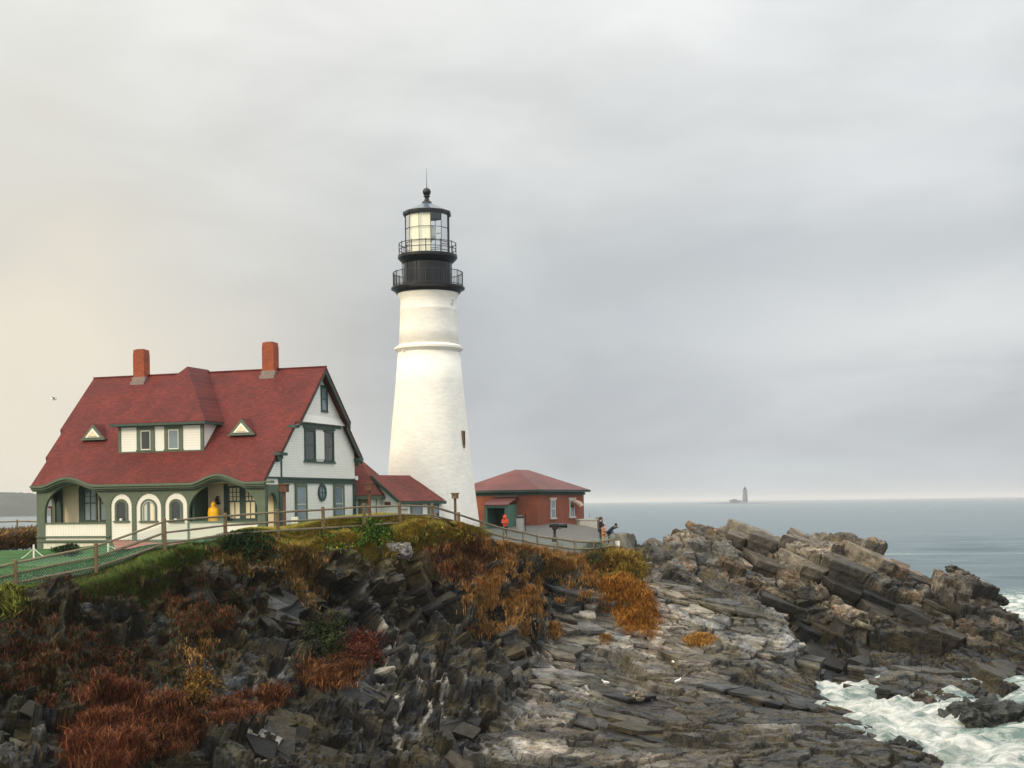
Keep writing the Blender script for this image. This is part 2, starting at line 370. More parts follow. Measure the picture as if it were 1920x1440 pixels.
def H(X, Y):
    X = np.asarray(X, np.float64); Y = np.asarray(Y, np.float64); sh = X.shape; X = X.ravel(); Y = Y.ravel()
    out = np.full(X.shape, _w[-1])
    for i in range(0, len(X), 40000):
        sl = slice(i, i + 40000)
        out[sl] += _phi((X[sl, None] - _P[:, 0]) ** 2 + (Y[sl, None] - _P[:, 1]) ** 2) @ _w[:-1]
    return out.reshape(sh)
def hz(x, y): return float(H(np.array([x]), np.array([y]))[0])

TAB = rng.random((8192, 8)).astype(np.float32)
def hsh(i, j, k, seed): return ((i * 73856093) ^ (j * 19349663) ^ (k * 83492791) ^ (seed * 2654435)) & 8191
def vnoise(p, seed):
    """trilinear value noise, p (N,3)"""
    f = np.floor(p).astype(np.int64); t = (p - f).astype(np.float32); t = t * t * (3 - 2 * t); out = np.zeros(len(p), np.float32)
    for a in (0, 1):
        wa = t[:, 0] if a else 1 - t[:, 0]
        for b in (0, 1):
            wb = wa * (t[:, 1] if b else 1 - t[:, 1])
            for c in (0, 1):
                out += wb * (t[:, 2] if c else 1 - t[:, 2]) * TAB[hsh(f[:, 0] + a, f[:, 1] + b, f[:, 2] + c, seed), 0]
    return out
def fbm(p, seed, o=4, g=.5):
    s = np.zeros(len(p), np.float32); a = 1.0; n = 0
    for i in range(o): s += a * vnoise(p * 2.03 ** i + 17.3 * i, seed + i); n += a; a *= g
    return s / n
def cells(p, seed, tilt=.5):
    """3-D Voronoi cells: returns a tilted-plane offset per cell, the gap to the next cell, a random id"""
    f = np.floor(p).astype(np.int64); fr = (p - f).astype(np.float32)
    n = len(p); d1 = np.full(n, 9, np.float32); d2 = np.full(n, 9, np.float32)
    off = np.zeros(n, np.float32); idr = np.zeros(n, np.float32)
    for a in (-1, 0, 1):
        for b in (-1, 0, 1):
            for c in (-1, 0, 1):
                h = hsh(f[:, 0] + a, f[:, 1] + b, f[:, 2] + c, seed); T = TAB[h]
                rx = a + .12 + .76 * T[:, 0] - fr[:, 0]; ry = b + .12 + .76 * T[:, 1] - fr[:, 1]; rz = c + .12 + .76 * T[:, 2] - fr[:, 2]
                d = rx * rx + ry * ry + rz * rz
                m = d < d1; d2 = np.where(m, d1, np.minimum(d2, d)); d1 = np.where(m, d, d1)
                o = T[:, 3] - .5 - tilt * (rx * (T[:, 4] - .5) + ry * (T[:, 5] - .5) + rz * (T[:, 6] - .5)) * 2
                off = np.where(m, o, off); idr = np.where(m, T[:, 7], idr)
    return off, np.sqrt(d2) - np.sqrt(d1), idr
def frame(nrm, strike):
    n = Vector(nrm).normalized(); s = Vector(strike); s = (s - n * s.dot(n)).normalized(); t = n.cross(s)
    return np.array([s, t, n])

GX0, GX1, GY0, GY1, GS = -34.0, 46.0, 43.0, 128.0, 0.075
nx = int((GX1 - GX0) / GS) + 1; ny = int((GY1 - GY0) / GS) + 1
gx = np.linspace(GX0, GX1, nx); gy = np.linspace(GY0, GY1, ny)
# base surface evaluated on a coarse grid, then upsampled
cx = np.linspace(GX0, GX1, nx // 5); cy = np.linspace(GY0, GY1, ny // 5)
CH = H(*np.meshgrid(cx, cy))
def bil(A, X, Y):
    fx = (X - GX0) / (GX1 - GX0) * (len(cx) - 1); fy = (Y - GY0) / (GY1 - GY0) * (len(cy) - 1)
    i = np.clip(fx.astype(int), 0, len(cx) - 2); j = np.clip(fy.astype(int), 0, len(cy) - 2); u = fx - i; v = fy - j
    return (A[j, i] * (1 - u) + A[j, i + 1] * u) * (1 - v) + (A[j + 1, i] * (1 - u) + A[j + 1, i + 1] * u) * v
XX, YY = np.meshgrid(gx, gy); ZZ = bil(CH, XX, YY)
dzx = np.gradient(ZZ, gx, axis=1); dzy = np.gradient(ZZ, gy, axis=0)
NL = np.sqrt(1 + dzx ** 2 + dzy ** 2)
P = np.stack([XX, YY, ZZ], -1).reshape(-1, 3).astype(np.float32)
NN = np.stack([-dzx / NL, -dzy / NL, 1 / NL], -1).reshape(-1, 3).astype(np.float32)
x, y, z = P.T.astype(np.float64)
pu = x / y * FPX; pv = (z - EYE) / y * FPX
bx = CR * pu - SR * pv + 960; by = 720 - (SR * pu + CR * pv - SHY)       # where the base surface lies in the survey photo
# zone weights
fl = np.interp(x, [W(*q)[0] for q in FENCE + FENCE2[1:]], [q[2] for q in FENCE + FENCE2[1:]])
lawnw = smooth(-1.2, .6, y - fl) * smooth(7.6, 6.8, x) * smooth(120, 117, y)
lawnw = np.where(x < -26.5, np.maximum(lawnw, smooth(60.5, 62, y + (x + 26.5) * .1) * smooth(112, 105, y)), lawnw)
rockw = 1 - lawnw
outc = smooth(-.5, .8, (x - 12.0) * .55 + (y - 92.5) * .9) * smooth(8.5, 10.5, x)            # right-hand outcrop
slab = (1 - outc) * smooth(-1.5, 1.5, x - (-2.0 + (y - 58) * .18)) * smooth(1.5, -1.5, (z - 7.6) + (x < 6) * .5)
chaos = (1 - outc) * (1 - slab)
D = np.zeros(len(P), np.float32); CID = np.zeros((len(P), 3), np.float32)
wp = P + 0.45 * np.stack([fbm(P * .45 + s, 50 + int(s), 2) - .5 for s in (0, 31, 62)], -1)
wp2 = wp + 0.06 * np.stack([fbm(P * 2.2 + s, 70 + int(s), 2) - .5 for s in (0, 31, 62)], -1)
def layer(mask, Fm, sizes, amp, seed, tilt=.5, crack=0.0, cw_=.06, src=None, ci=None):
    idx = np.nonzero(mask > .02)[0]
    q = ((wp2[idx] + NN[idx] * D[idx, None]) @ Fm.T.astype(np.float32)) / np.array(sizes, np.float32)
    off, gap, idr = cells(q, seed, tilt)
    d = amp * off
    if crack: d = d - crack * (1 - smooth(0, cw_, gap)).astype(np.float32)
    D[idx] += (d * mask[idx]).astype(np.float32)
    if ci is not None: CID[idx, ci] += idr * mask[idx]
def soften():
    d = D.reshape(ny, nx); d = d.copy(); d[1:-1] = (d[:-2] + 2 * d[1:-1] + d[2:]) / 4; d[:, 1:-1] = (d[:, :-2] + 2 * d[:, 1:-1] + d[:, 2:]) / 4; D[:] = d.ravel()
I3 = np.eye(3)
mch = chaos * rockw; msl = slab * rockw; mou = outc * rockw
F_CH = frame((-.45, -.35, .75), (1, .2, -.35)); F_SL = frame((.13, -.20, .97), (1, -.25, -.2)); F_OU = frame((.38, -.22, .88), (.8, .15, -.4))
layer(mch, F_CH, (5.0, 3.4, 1.9), 2.1, 1, .5, ci=0)
layer(msl, F_SL, (7.0, 4.4, 1.1), 1.1, 5, .15, crack=.7, cw_=.03, ci=0)
layer(mou, F_OU, (5.5, 4.6, 3.2), 2.0, 9, .35, crack=.9, cw_=.05, ci=0)
layer(mch, F_CH, (2.0, 1.3, .8), .95, 2, .6, crack=.25, cw_=.05, ci=1)
layer(msl, F_SL, (3.0, 2.0, .5), .36, 6, .22, crack=.32, cw_=.04, ci=1)
layer(mou, F_OU, (2.3, 1.9, 1.3), .60, 10, .45, crack=.4, cw_=.05, ci=1)
layer(mch, F_CH, (.62, .5, .3), .30, 3, .8, crack=.06, ci=2)
layer(msl, F_SL, (1.1, .8, .2), .11, 7, .35, crack=.05, ci=2)
layer(mou, F_OU, (.7, .5, .28), .2, 11, .7, crack=.05, ci=2)
layer(mch, I3, (.24, .24, .16), .10, 4, .8)
layer(msl, F_SL, (.28, .22, .07), .05, 8, .6)
layer(mou, I3, (.28, .28, .18), .07, 12, .8)
edge = smooth(0, 2.0, np.abs(y - fl) + (y > fl) * 0 + 0.6)          # calm the rock next to the fence line
nearf = smooth(4.2, .5, fl - y) * (x < 8)
D *= (1 - .8 * nearf).astype(np.float32)
# where the sea covers everything keep it low
D *= (.35 + .65 * smooth(-2.2, -.2, z)).astype(np.float32)
D -= (.12 * rockw * (1 - nearf)).astype(np.float32)
P2 = P + NN * D[:, None]
P2[:, 2] += ((fbm(P * np.array([.5, .5, 0], np.float32), 90, 3) - .5) * .18 * lawnw).astype(np.float32)
def g_(v): return v.astype(np.float32)[:, None]
# ---- rock colours: mineral patches, strata tint, veins, tide-line staining, darker outcrop front
CG = np.array([.10, .104, .106]); CT = np.array([.27, .24, .205]); CDK = np.array([.016, .020, .024]); CBR = np.array([.15, .095, .058]); COL_OL = np.array([.085, .085, .04])
n1 = fbm(P2 * .35, 101, 4); n2 = fbm(P2 * 1.3, 105, 4); n3 = fbm(P2 * 5.0, 109, 3); n4 = fbm(P2 * .8 + 9, 120, 4)
col = CG[None] * (1 - g_(smooth(.45, .62, n2))) + np.array([.165, .16, .145])[None] * g_(smooth(.45, .62, n2))
col = col * (1 + .55 * g_(slab))
tanw = np.clip(slab * smooth(.40, .55, n1 + .03 * (x - 2) * 0) * smooth(66, 60, y * 0 + np.abs(x - 6) * 4 + 40) + outc * smooth(.36, .52, n1) * smooth(1.2, 3.6, z), 0, 1)
col = col * (1 - g_(tanw * .85)) + CT[None] * g_(tanw * .85)
col = col * (1 - g_(outc * smooth(.56, .66, n4) * .7)) + CBR[None] * g_(outc * smooth(.56, .66, n4) * .7)
dk = np.clip(chaos * smooth(.58, .47, n1 * .5 + n4 * .5) * .9 + (outc * smooth(.55, .42, n4) * smooth(8.5, 6.0, z)) * .7, 0, 1)
col = col * (1 - g_(dk)) + CDK[None] * g_(dk)
col = col * (.55 + .9 * CID[:, 1:2]) * (.75 + .5 * CID[:, 2:3]) * (.55 + .9 * g_(n3))
# moss and dead ground cover over the left part
mossw = chaos * smooth(-3, -12, x) * smooth(.44, .56, fbm(P2 * .6 + 40, 130, 4)) * (NN[:, 2] > .3)
col = col * (1 - g_(mossw * .7)) + (COL_OL * .6)[None] * g_(mossw * .7)
# quartz veins
def vein(pts, width):
    d = np.full(len(P), 9.0)
    xx = bx + (n2 - .5) * 40; yy = by
    for (a, b), (c_, d_) in zip(pts[:-1], pts[1:]):
        t = np.clip(((xx - a) * (c_ - a) + (yy - b) * (d_ - b)) / ((c_ - a) ** 2 + (d_ - b) ** 2), 0, 1)
        d = np.minimum(d, np.hypot(xx - a - t * (c_ - a), yy - b - t * (d_ - b)) / width)
    return smooth(1.0, .5, d) * smooth(.40, .46, n3 + .02)
vw = np.zeros(len(P))
for pts, wd in (([(702, 1165), (715, 1290)], 5), ([(735, 1180), (770, 1230), (830, 1300), (835, 1360), (880, 1440)], 5), ([(720, 1320), (760, 1440)], 4.5),
                ([(1082, 1280), (1110, 1330), (1150, 1370), (1230, 1440)], 4), ([(590, 1100), (640, 1180)], 3), ([(700, 1060), (690, 1140)], 2.5), ([(780, 1280), (790, 1400)], 4), ([(480, 1280), (500, 1440)], 3), ([(900,1330),(915,1440)],4)):
    vw = np.maximum(vw, vein(pts, wd))
vw *= .8
hi = smooth(.56, .68, fbm(P2 * 2.1 + 70, 151, 3))
col = col * (1 - .74 * g_(chaos) * (1 - .85 * g_(hi)))
col = col * (1 + g_(chaos) * (np.array([-.08, .0, .10])[None]))
patch_ = smooth(.50, .40, fbm(P2 * .22 + 30, 155, 3))
col = col * (1 - .50 * g_(slab * patch_)) * (1 + .22 * g_(slab * (1 - patch_)))
col = col * (1 - g_(vw)) + np.array([.52, .50, .45])[None] * g_(vw)
wt = np.maximum.reduce([smooth(2.4, 1.0, P2[:, 2] + (n1 - .5) * 2.4), outc * smooth(6.6, 4.2, P2[:, 2] + (n1 - .5) * 7.0 + smooth(.5, .62, n4) * 2.0), outc * smooth(98.0, 94.0, y + (n1 - .5) * 14 + (n4 - .5) * 6) * smooth(7.5, 5.5, z)])         # black wave-washed band low down, darker lower outcrop and outcrop front
col = col * (1 - g_(wt * .90)) + (np.array([.012, .0145, .017]))[None] * g_(wt * .90)
wet = np.clip(wt * .8 + .60 * chaos + .25 * slab * patch_, 0, 1)
# lawn colours
gp = smooth(.40, .60, fbm(P * 1.1, 140, 4))
gcol = np.array([.022, .085, .016])[None] * (1 - g_(gp)) + np.array([.04, .11, .02])[None] * g_(gp)
gcol = gcol * (.75 + .5 * g_(n3))
dirt = np.clip(smooth(3.2, 1.0, y - fl) * smooth(-15.5, -13.5, x), 0, 1)
gcol = gcol * (1 - g_(dirt)) + np.array([.16, .12, .05])[None] * g_(dirt)
asph = smooth(87.5, 89.5, y) * smooth(-4, -1, x) * smooth(9, 8, x)
gcol = gcol * (1 - g_(asph)) + (np.array([.13, .125, .115])[None] * (.8 + .4 * g_(n3))) * g_(asph)
scr = smooth(-.5, .2, nearf - .3 + (n2 - .5)) * rockw                   # soil under the hilltop plants
col = col * (1 - g_(scr * .9)) + np.array([.085, .065, .025])[None] * g_(scr * .9)
colraw = col.copy()
col = col * (1 - g_(lawnw)) + gcol * g_(lawnw)
idx = np.arange(nx * ny).reshape(ny, nx)
quads = np.stack([idx[:-1, :-1], idx[:-1, 1:], idx[1:, 1:], idx[1:, :-1]], -1).reshape(-1, 4)
zq = P2[quads[:, 0], 2]
keep = zq > -2.6
quads = quads[keep]; lq = lawnw[quads[:, 0]] > .5

def rock_mat():
    m = bpy.data.materials.new('sea_cliff_rock'); m.use_nodes = True; nt = m.node_tree; N, L = nt.nodes, nt.links
    b = N['Principled BSDF']; at = N.new('ShaderNodeAttribute'); at.attribute_name = 'Col'
    tc = N.new('ShaderNodeTexCoord')
    n = N.new('ShaderNodeTexNoise'); n.inputs['Scale'].default_value = 9; n.inputs['Detail'].default_value = 6; n.inputs['Roughness'].default_value = .7
    L.new(tc.outputs['Object'], n.inputs[0])
    r = N.new('ShaderNodeValToRGB'); L.new(n.outputs[0], r.inputs[0])
    r.color_ramp.elements[0].position = .3; r.color_ramp.elements[0].color = (.6, .6, .6, 1)
    r.color_ramp.elements[1].position = .7; r.color_ramp.elements[1].color = (1.3, 1.3, 1.3, 1)
    mx = N.new('ShaderNodeMixRGB'); mx.blend_type = 'MULTIPLY'; mx.inputs[0].default_value = 1; L.new(at.outputs['Color'], mx.inputs[1]); L.new(r.outputs[0], mx.inputs[2])
    n5 = N.new('ShaderNodeTexNoise'); n5.inputs['Scale'].default_value = 1.5; n5.inputs['Detail'].default_value = 9; n5.inputs['Roughness'].default_value = .72; n5.inputs['Distortion'].default_value = .6; L.new(tc.outputs['Object'], n5.inputs[0])
    r5 = N.new('ShaderNodeValToRGB'); L.new(n5.outputs[0], r5.inputs[0])
    r5.color_ramp.elements[0].position = .38; r5.color_ramp.elements[0].color = (.42, .43, .45, 1)
    r5.color_ramp.elements[1].position = .64; r5.color_ramp.elements[1].color = (1.45, 1.40, 1.32, 1)
    m5 = N.new('ShaderNodeMixRGB'); m5.blend_type = 'MULTIPLY'; m5.inputs[0].default_value = 1; L.new(mx.outputs[0], m5.inputs[1]); L.new(r5.outputs[0], m5.inputs[2])
    L.new(m5.outputs[0], b.inputs['Base Color'])
    wa = N.new('ShaderNodeAttribute'); wa.attribute_name = 'wet'
    mr = N.new('ShaderNodeMapRange'); L.new(wa.outputs['Fac'], mr.inputs[0]); mr.inputs[3].default_value = .78; mr.inputs[4].default_value = .38
    L.new(mr.outputs[0], b.inputs['Roughness']); b.inputs['Specular IOR Level'].default_value = .22
    mpp = N.new('ShaderNodeMapping'); mpp.inputs['Rotation'].default_value = (R(10), R(18), R(20)); mpp.inputs['Scale'].default_value = (.7, .9, 7.0); L.new(tc.outputs['Object'], mpp.inputs[0])
    v = N.new('ShaderNodeTexNoise'); v.inputs['Scale'].default_value = 1.6; v.inputs['Detail'].default_value = 5; L.new(mpp.outputs[0], v.inputs[0])
    vr = N.new('ShaderNodeTexVoronoi'); vr.inputs['Scale'].default_value = 1.7; vr.feature = 'DISTANCE_TO_EDGE'; L.new(tc.outputs['Object'], vr.inputs[0])
    vm = N.new('ShaderNodeMapRange'); L.new(vr.outputs['Distance'], vm.inputs[0]); vm.inputs[2].default_value = .035; 
    va = N.new('ShaderNodeMath'); va.operation = 'MULTIPLY_ADD'; L.new(vm.outputs[0], va.inputs[0]); va.inputs[1].default_value = .10; L.new(v.outputs[0], va.inputs[2])
    bp = N.new('ShaderNodeBump'); bp.inputs['Strength'].default_value = .6; bp.inputs['Distance'].default_value = .07; L.new(va.outputs[0], bp.inputs['Height'])
    b2 = N.new('ShaderNodeBump'); b2.inputs['Strength'].default_value = .6; b2.inputs['Distance'].default_value = .03; L.new(n.outputs[0], b2.inputs['Height']); b5 = N.new('ShaderNodeBump'); b5.inputs['Strength'].default_value = .8; b5.inputs['Distance'].default_value = .22; L.new(n5.outputs[0], b5.inputs['Height']); L.new(bp.outputs[0], b5.inputs['Normal']); L.new(b5.outputs[0], b2.inputs['Normal'])
    L.new(b2.outputs[0], b.inputs['Normal']); return m
M_ROCK = rock_mat()
M_LAWN = mat('lawn_turf', (1, 1, 1), .9, .18, 5, bump=.03, bscale=14, attr='Col')
def submesh(name, Q, m, extra=None):
    u, inv = np.unique(Q, return_inverse=True)
    return npmesh(name, P2[u], inv.reshape(-1, 4), m, col[u], extra={k: v[u] for k, v in (extra or {}).items()})
cliff = submesh('cliff_terrain', quads[~lq], M_ROCK, {'wet': wet}); tag(cliff, 'dark folded sea cliff and tan rock ledges dropping to the surf', kind='structure')
ground = submesh('ground', quads[lq], M_LAWN); tag(ground, 'green lawn and worn ground around the white house', kind='structure')
for p_ in (ground.data.polygons,): p_.foreach_set('use_smooth', np.ones(len(p_), bool))

# ------------------------------------------------------------------ joint-bounded blocks and slabs of the rock, standing proud of the bedrock sheet
BV, BF, BC, BW = [], [], [], []
def rock_blocks(weight, n, Fm, lx, ly, lz, jit, proud, seed, chip=.22, cvar=.28, cmul=1.0):
    r = np.random.default_rng(seed)
    w = np.where(used0, weight * NL.ravel(), 0); w = w * (z > -1.2) ; w = w / w.sum()
    c = r.choice(len(P), n, p=w); ctr = P[c].astype(float)
    L_ = r.uniform(*lx, n); W_ = r.uniform(*ly, n); T_ = r.uniform(*lz, n)
    ax = np.tile(Fm, (n, 1, 1)) + r.normal(0, jit, (n, 3, 3))
    # slow swing of the bedding
    sw = (fbm((ctr * .12).astype(np.float32), seed + 3, 2) - .5) * 1.3
    N_ = ax[:, 2] + sw[:, None] * Fm[0]; N_ /= np.linalg.norm(N_, axis=1, keepdims=True)
    S_ = ax[:, 0] - (ax[:, 0] * N_).sum(1, keepdims=True) * N_; S_ /= np.linalg.norm(S_, axis=1, keepdims=True); T2 = np.cross(N_, S_)
    u = np.array([-1, -.1, 1, 1, 1, -.1, -1, -1.0]); v = np.array([-1, -1, -1, 0, 1, 1, 1, 0.0])
    U = u[None] * (1 - chip * r.random((n, 8))); Vv = v[None] * (1 - chip * r.random((n, 8)))
    skew = r.uniform(-.35, .35, n)[:, None]; U = U + skew * Vv
    off = ctr + NN[c] * (proud * r.uniform(-.9, 1.0, n)[:, None]) - N_ * (T_ * .5)[:, None]
    rings = []
    tiltx = r.normal(0, .10, n)[:, None]; tilty = r.normal(0, .10, n)[:, None]
    for (t, sc) in ((-1.2, 1.0), (.80, 1.0), (1.0, .93)):
        sc_ = sc * (1 - (.10 * r.random((n, 1)) if t > 0 else 0))
        a_ = U * sc_ * (L_ / 2)[:, None]; b_ = Vv * sc_ * (W_ / 2)[:, None]; h = (T_ / 2 * t)[:, None] + (tiltx * a_ + tilty * b_ if t > 0 else 0) + (0 if t < 0 else r.normal(0, .02, (n, 8)) * T_[:, None])
        rings.append(off[:, None] + a_[..., None] * S_[:, None] + b_[..., None] * T2[:, None] + h[..., None] * N_[:, None])
    V_ = np.stack(rings, 1).reshape(n, 24, 3)
    f = []
    for k in range(2):
        for i in range(8):
            j = (i + 1) % 8; f += [(k * 8 + i, k * 8 + j, k * 8 + 8 + j), (k * 8 + i, k * 8 + 8 + j, k * 8 + 8 + i)]
    f += [(16, 16 + i, 16 + i + 1) for i in range(1, 7)]
    f = np.array(f); o = sum(len(q) for q in BV)
    BV.append(V_.reshape(-1, 3)); BF.append((f[None] + (np.arange(n) * 24)[:, None, None]).reshape(-1, 3) + o)
    cc = colraw[c] * cmul * (1 + cvar * r.uniform(-1, 1, n))[:, None] * (1 + .012 * r.normal(0, 1, (n, 3)))
    BC.append(np.repeat(np.clip(cc, .008, .6), 24, 0)); BW.append(np.repeat(wet[c], 24))
used0 = np.zeros(len(P), bool); used0[np.unique(quads[~lq])] = True
bare = rockw * (1 - .9 * nearf)
vegz = smooth(-2, -9, x) * chaos * .35
def at_grid(A, X, Y):
    ix = np.clip(((X - GX0) / GS + .5).astype(int), 0, nx - 1); iy = np.clip(((Y - GY0) / GS + .5).astype(int), 0, ny - 1); return A[iy * nx + ix]
def bedding(weight, Fm, cell, levels, coarse, clevels, seed, lift=0.0, keepf=.5, gap=.025, rag=.28, mixc=.65, over=.06, cvar=.13, fold=.5, skip=0.0, nse=.12, cap=.45):
    """jointed bedding: a sheared lattice of joints cuts the rock into columns whose tops sit on bedding planes"""
    r = np.random.default_rng(seed)
    S_, T_, N_ = Fm
    m = np.nonzero((weight > keepf) & used0)[0]
    st = P[m].astype(float); a = st @ S_; b = st @ T_
    i0, i1 = int(a.min() / cell[0]) - 1, int(a.max() / cell[0]) + 2; j0, j1 = int(b.min() / cell[1]) - 1, int(b.max() / cell[1]) + 2
    ni, nj = i1 - i0 + 1, j1 - j0 + 1
    gi, gj = np.meshgrid(np.arange(i0, i1 + 1), np.arange(j0, j1 + 1), indexing='ij')
    # rows of joints are offset like masonry; row widths vary
    ga = (gi + .5 * (gj % 2) * .8 + r.uniform(-.5, .5, nj)[None, :] * .6) * cell[0] + r.uniform(-rag, rag, gi.shape) * cell[0]
    gb = gj * cell[1] + np.cumsum(r.normal(0, .12, nj))[None, :] * cell[1] * .5 + r.uniform(-rag, rag, gi.shape) * cell[1] * .6
    gb = gb + .9 * (fbm(np.stack([ga * .12, gb * .12, 0 * ga], -1).reshape(-1, 3).astype(np.float32), seed, 2).reshape(ga.shape) - .5) * 2
    q = [(ga[:-1, :-1], gb[:-1, :-1]), (ga[1:, :-1], gb[1:, :-1]), (ga[1:, 1:], gb[1:, 1:]), (ga[:-1, 1:], gb[:-1, 1:])]
    CA = sum(t[0] for t in q) / 4; CB = sum(t[1] for t in q) / 4
    ca, cb = CA.ravel(), CB.ravel(); n = len(ca)
    def surf(a_, b_):
        nn = np.full(len(a_), (st @ N_).mean())
        for _ in range(14):
            X = a_ * S_[0] + b_ * T_[0] + nn * N_[0]; Y = a_ * S_[1] + b_ * T_[1] + nn * N_[1]; Zp = a_ * S_[2] + b_ * T_[2] + nn * N_[2]
            Xc = np.clip(X, GX0 + .1, GX1 - .1); Yc = np.clip(Y, GY0 + .1, GY1 - .1); nn = nn + .75 * (bil(CH, Xc, Yc) - Zp) / max(N_[2], .4)
        return nn, X, Y
    nn, X, Y = surf(ca, cb)
    foldv = fold * (fbm(np.stack([ca * .10, cb * .10, 0 * ca], -1).astype(np.float32), seed + 9, 2) - .5) * 2
    lv = np.cumsum(r.uniform(*levels, 4000)); lv -= lv[2000]; cl = np.cumsum(r.uniform(*clevels, 1500)); cl -= cl[750]
    # coarse blocks
    ci = np.floor(ca / coarse[0] + .35 * (fbm(np.stack([ca * .3, cb * .3, 0 * ca], -1).astype(np.float32), seed + 5, 2) - .5) * 2).astype(int); cj = np.floor(cb / coarse[1] + .5 * (ci % 2)).astype(int)
    hh = hsh(ci, cj, 0 * ci, seed); rnd = TAB[hh]; key = (ci - ci.min()) * 10000 + (cj - cj.min())
    uk, inv = np.unique(key, return_inverse=True); cn = np.bincount(inv, nn - foldv) / np.bincount(inv)
    cq = cl[np.clip(np.searchsorted(cl, cn + (rnd[np.unique(inv, return_index=True)[1], 0] - .5) * clevels[1] * .9) - 1, 0, 1498)]; ctop = cq[inv] + clevels[0] * .5
    tgt = mixc * ctop + (1 - mixc) * (nn - foldv) 
    drop = (r.random(n) < nse * 1.6) * r.uniform(levels[0], levels[1], n)
    top = (ctop if mixc > .9 else lv[np.clip(np.searchsorted(lv, tgt) - 1, 0, 3998)]) - drop + foldv + lift
    ov = top - nn - cap; top = top - np.where(ov > 0, np.ceil(ov / levels[1]) * levels[1], 0)
    bad = np.abs(top - nn) > 1.6 + clevels[1] * .5
    inb = (X > GX0 + .3) & (X < GX1 - .3) & (Y > GY0 + .3) & (Y < GY1 - .3)
    wv = at_grid(weight, X, Y); uv_ = at_grid(used0.astype(float), X, Y); zz = at_grid(z, X, Y)
    k = inb & ~bad & (wv > keepf * .7 + .3 * r.random(n) * (1 - keepf)) & (uv_ > .5) & (zz > -1.0) & (r.random(n) >= skip)
    k = np.nonzero(k)[0]; n = len(k)
    # ring outline with chipped corners: 8 points from the 4 joints
    A4 = np.stack([t[0].ravel()[k] for t in q], 1) - ca[k, None]; B4 = np.stack([t[1].ravel()[k] for t in q], 1) - cb[k, None]
    def ring(sc, jit):
        ch = r.uniform(.02, .30, (n, 4)) if jit else np.full((n, 4), .12)
        A = []; B = []
        for c_ in range(4):
            p_, nx_ = (c_ - 1) % 4, (c_ + 1) % 4
            A += [A4[:, c_] + (A4[:, p_] - A4[:, c_]) * CHP[:, c_], A4[:, c_] + (A4[:, nx_] - A4[:, c_]) * CHN[:, c_]]
            B += [B4[:, c_] + (B4[:, p_] - B4[:, c_]) * CHP[:, c_], B4[:, c_] + (B4[:, nx_] - B4[:, c_]) * CHN[:, c_]]
        A = np.stack(A, 1); B = np.stack(B, 1); rr = np.hypot(A, B) + 1e-6; f_ = (rr * sc - gap) / rr
        return A * f_, B * f_
    CHP = r.uniform(.0, .26, (n, 4)) ** 1.3 + .01; CHN = r.uniform(.0, .26, (n, 4)) ** 1.3 + .01
    th = np.interp(r.random(n), [0, 1], levels)
    ta, tb = 0 * r.normal(0, .022, n), 0 * r.normal(0, .022, n)
    rings = []
    for (sc, dz, til) in ((.78, -2.6, 0), (.93 - over, -1.15, 0), (1.0, -.75, 0), (1.0, -.10, 1), (.965, 0.0, 1)):
        A, B = ring(sc * (1 + r.normal(0, .015, (n, 1))), True)
        zt_ = top[k, None] + (dz * th[:, None] if dz > -2 else -1.6) + til * (ta[:, None] * A + tb[:, None] * B) / .5 * 1.0 + (r.normal(0, .028, (n, 8)) if til else 0)
        ww = (ca[k, None] + A)[..., None] * S_ + (cb[k, None] + B)[..., None] * T_ + zt_[..., None] * N_
        rings.append(ww)
    NR = len(rings); V_ = np.stack(rings, 1).reshape(n, NR * 8, 3)
    f = []
    for kk in range(NR - 1):
        for i in range(8):
            j = (i + 1) % 8; f += [(kk * 8 + i, kk * 8 + j, kk * 8 + 8 + j), (kk * 8 + i, kk * 8 + 8 + j, kk * 8 + 8 + i)]
    o8 = (NR - 1) * 8; f += [(o8, o8 + i, o8 + i + 1) for i in range(1, 7)]
    f = np.array(f); o = sum(len(t) for t in BV)
    BV.append(V_.reshape(-1, 3)); BF.append((f[None] + (np.arange(n) * NR * 8)[:, None, None]).reshape(-1, 3) + o)
    base = at_grid(colraw, X[k], Y[k]); cc = base * (1 + .22 * (rnd[k, 1] - .5))[:, None] * (1 + cvar * r.uniform(-1, 1, n))[:, None] * (1 + .012 * r.normal(0, 1, (n, 3)))
    BC.append(np.repeat(np.clip(cc, .008, .6), NR * 8, 0)); BW.append(np.repeat(at_grid(wet, X[k], Y[k]), NR * 8))
sel = fbm(P * np.array([.16, .16, .3], np.float32), 950, 2)
F_C1 = frame((-.42, -.30, .80), (1, .15, -.4)); F_C2 = frame((.30, -.55, .80), (.9, .1, -.5)); F_S2 = frame((.20, -.26, .94), (1, -.3, -.25))
bedding(bare * chaos * (sel > .54), F_C1, (1.1, .8), (.16, .42), (3.2, 2.2), (.7, 1.5), 811, lift=-.10, cap=.3, over=.12, cvar=.14, nse=.22, fold=1.2, rag=.40, mixc=.75, gap=.0)
bedding(bare * chaos * (sel < .45), F_C2, (1.0, .8), (.14, .36), (3.0, 2.0), (.7, 1.4), 812, lift=-.10, cap=.3, over=.12, cvar=.14, nse=.22, fold=1.2, rag=.40, mixc=.75, gap=.0)
bedding(bare * slab, F_SL, (1.5, 1.0), (.16, .34), (5.6, 3.6), (.50, 1.1), 813, cap=.3, lift=.02, over=.10, cvar=.05, nse=.16, rag=.38, fold=1.0, mixc=.8, gap=.0)
bedding(bare * slab * (fbm(P * .35, 960, 2) > .60), F_S2, (.9, .65), (.08, .18), (2.8, 2.0), (.30, .6), 814, cap=.25, lift=.02, over=.08, cvar=.06, nse=.10, fold=.9, mixc=.8, gap=.0)
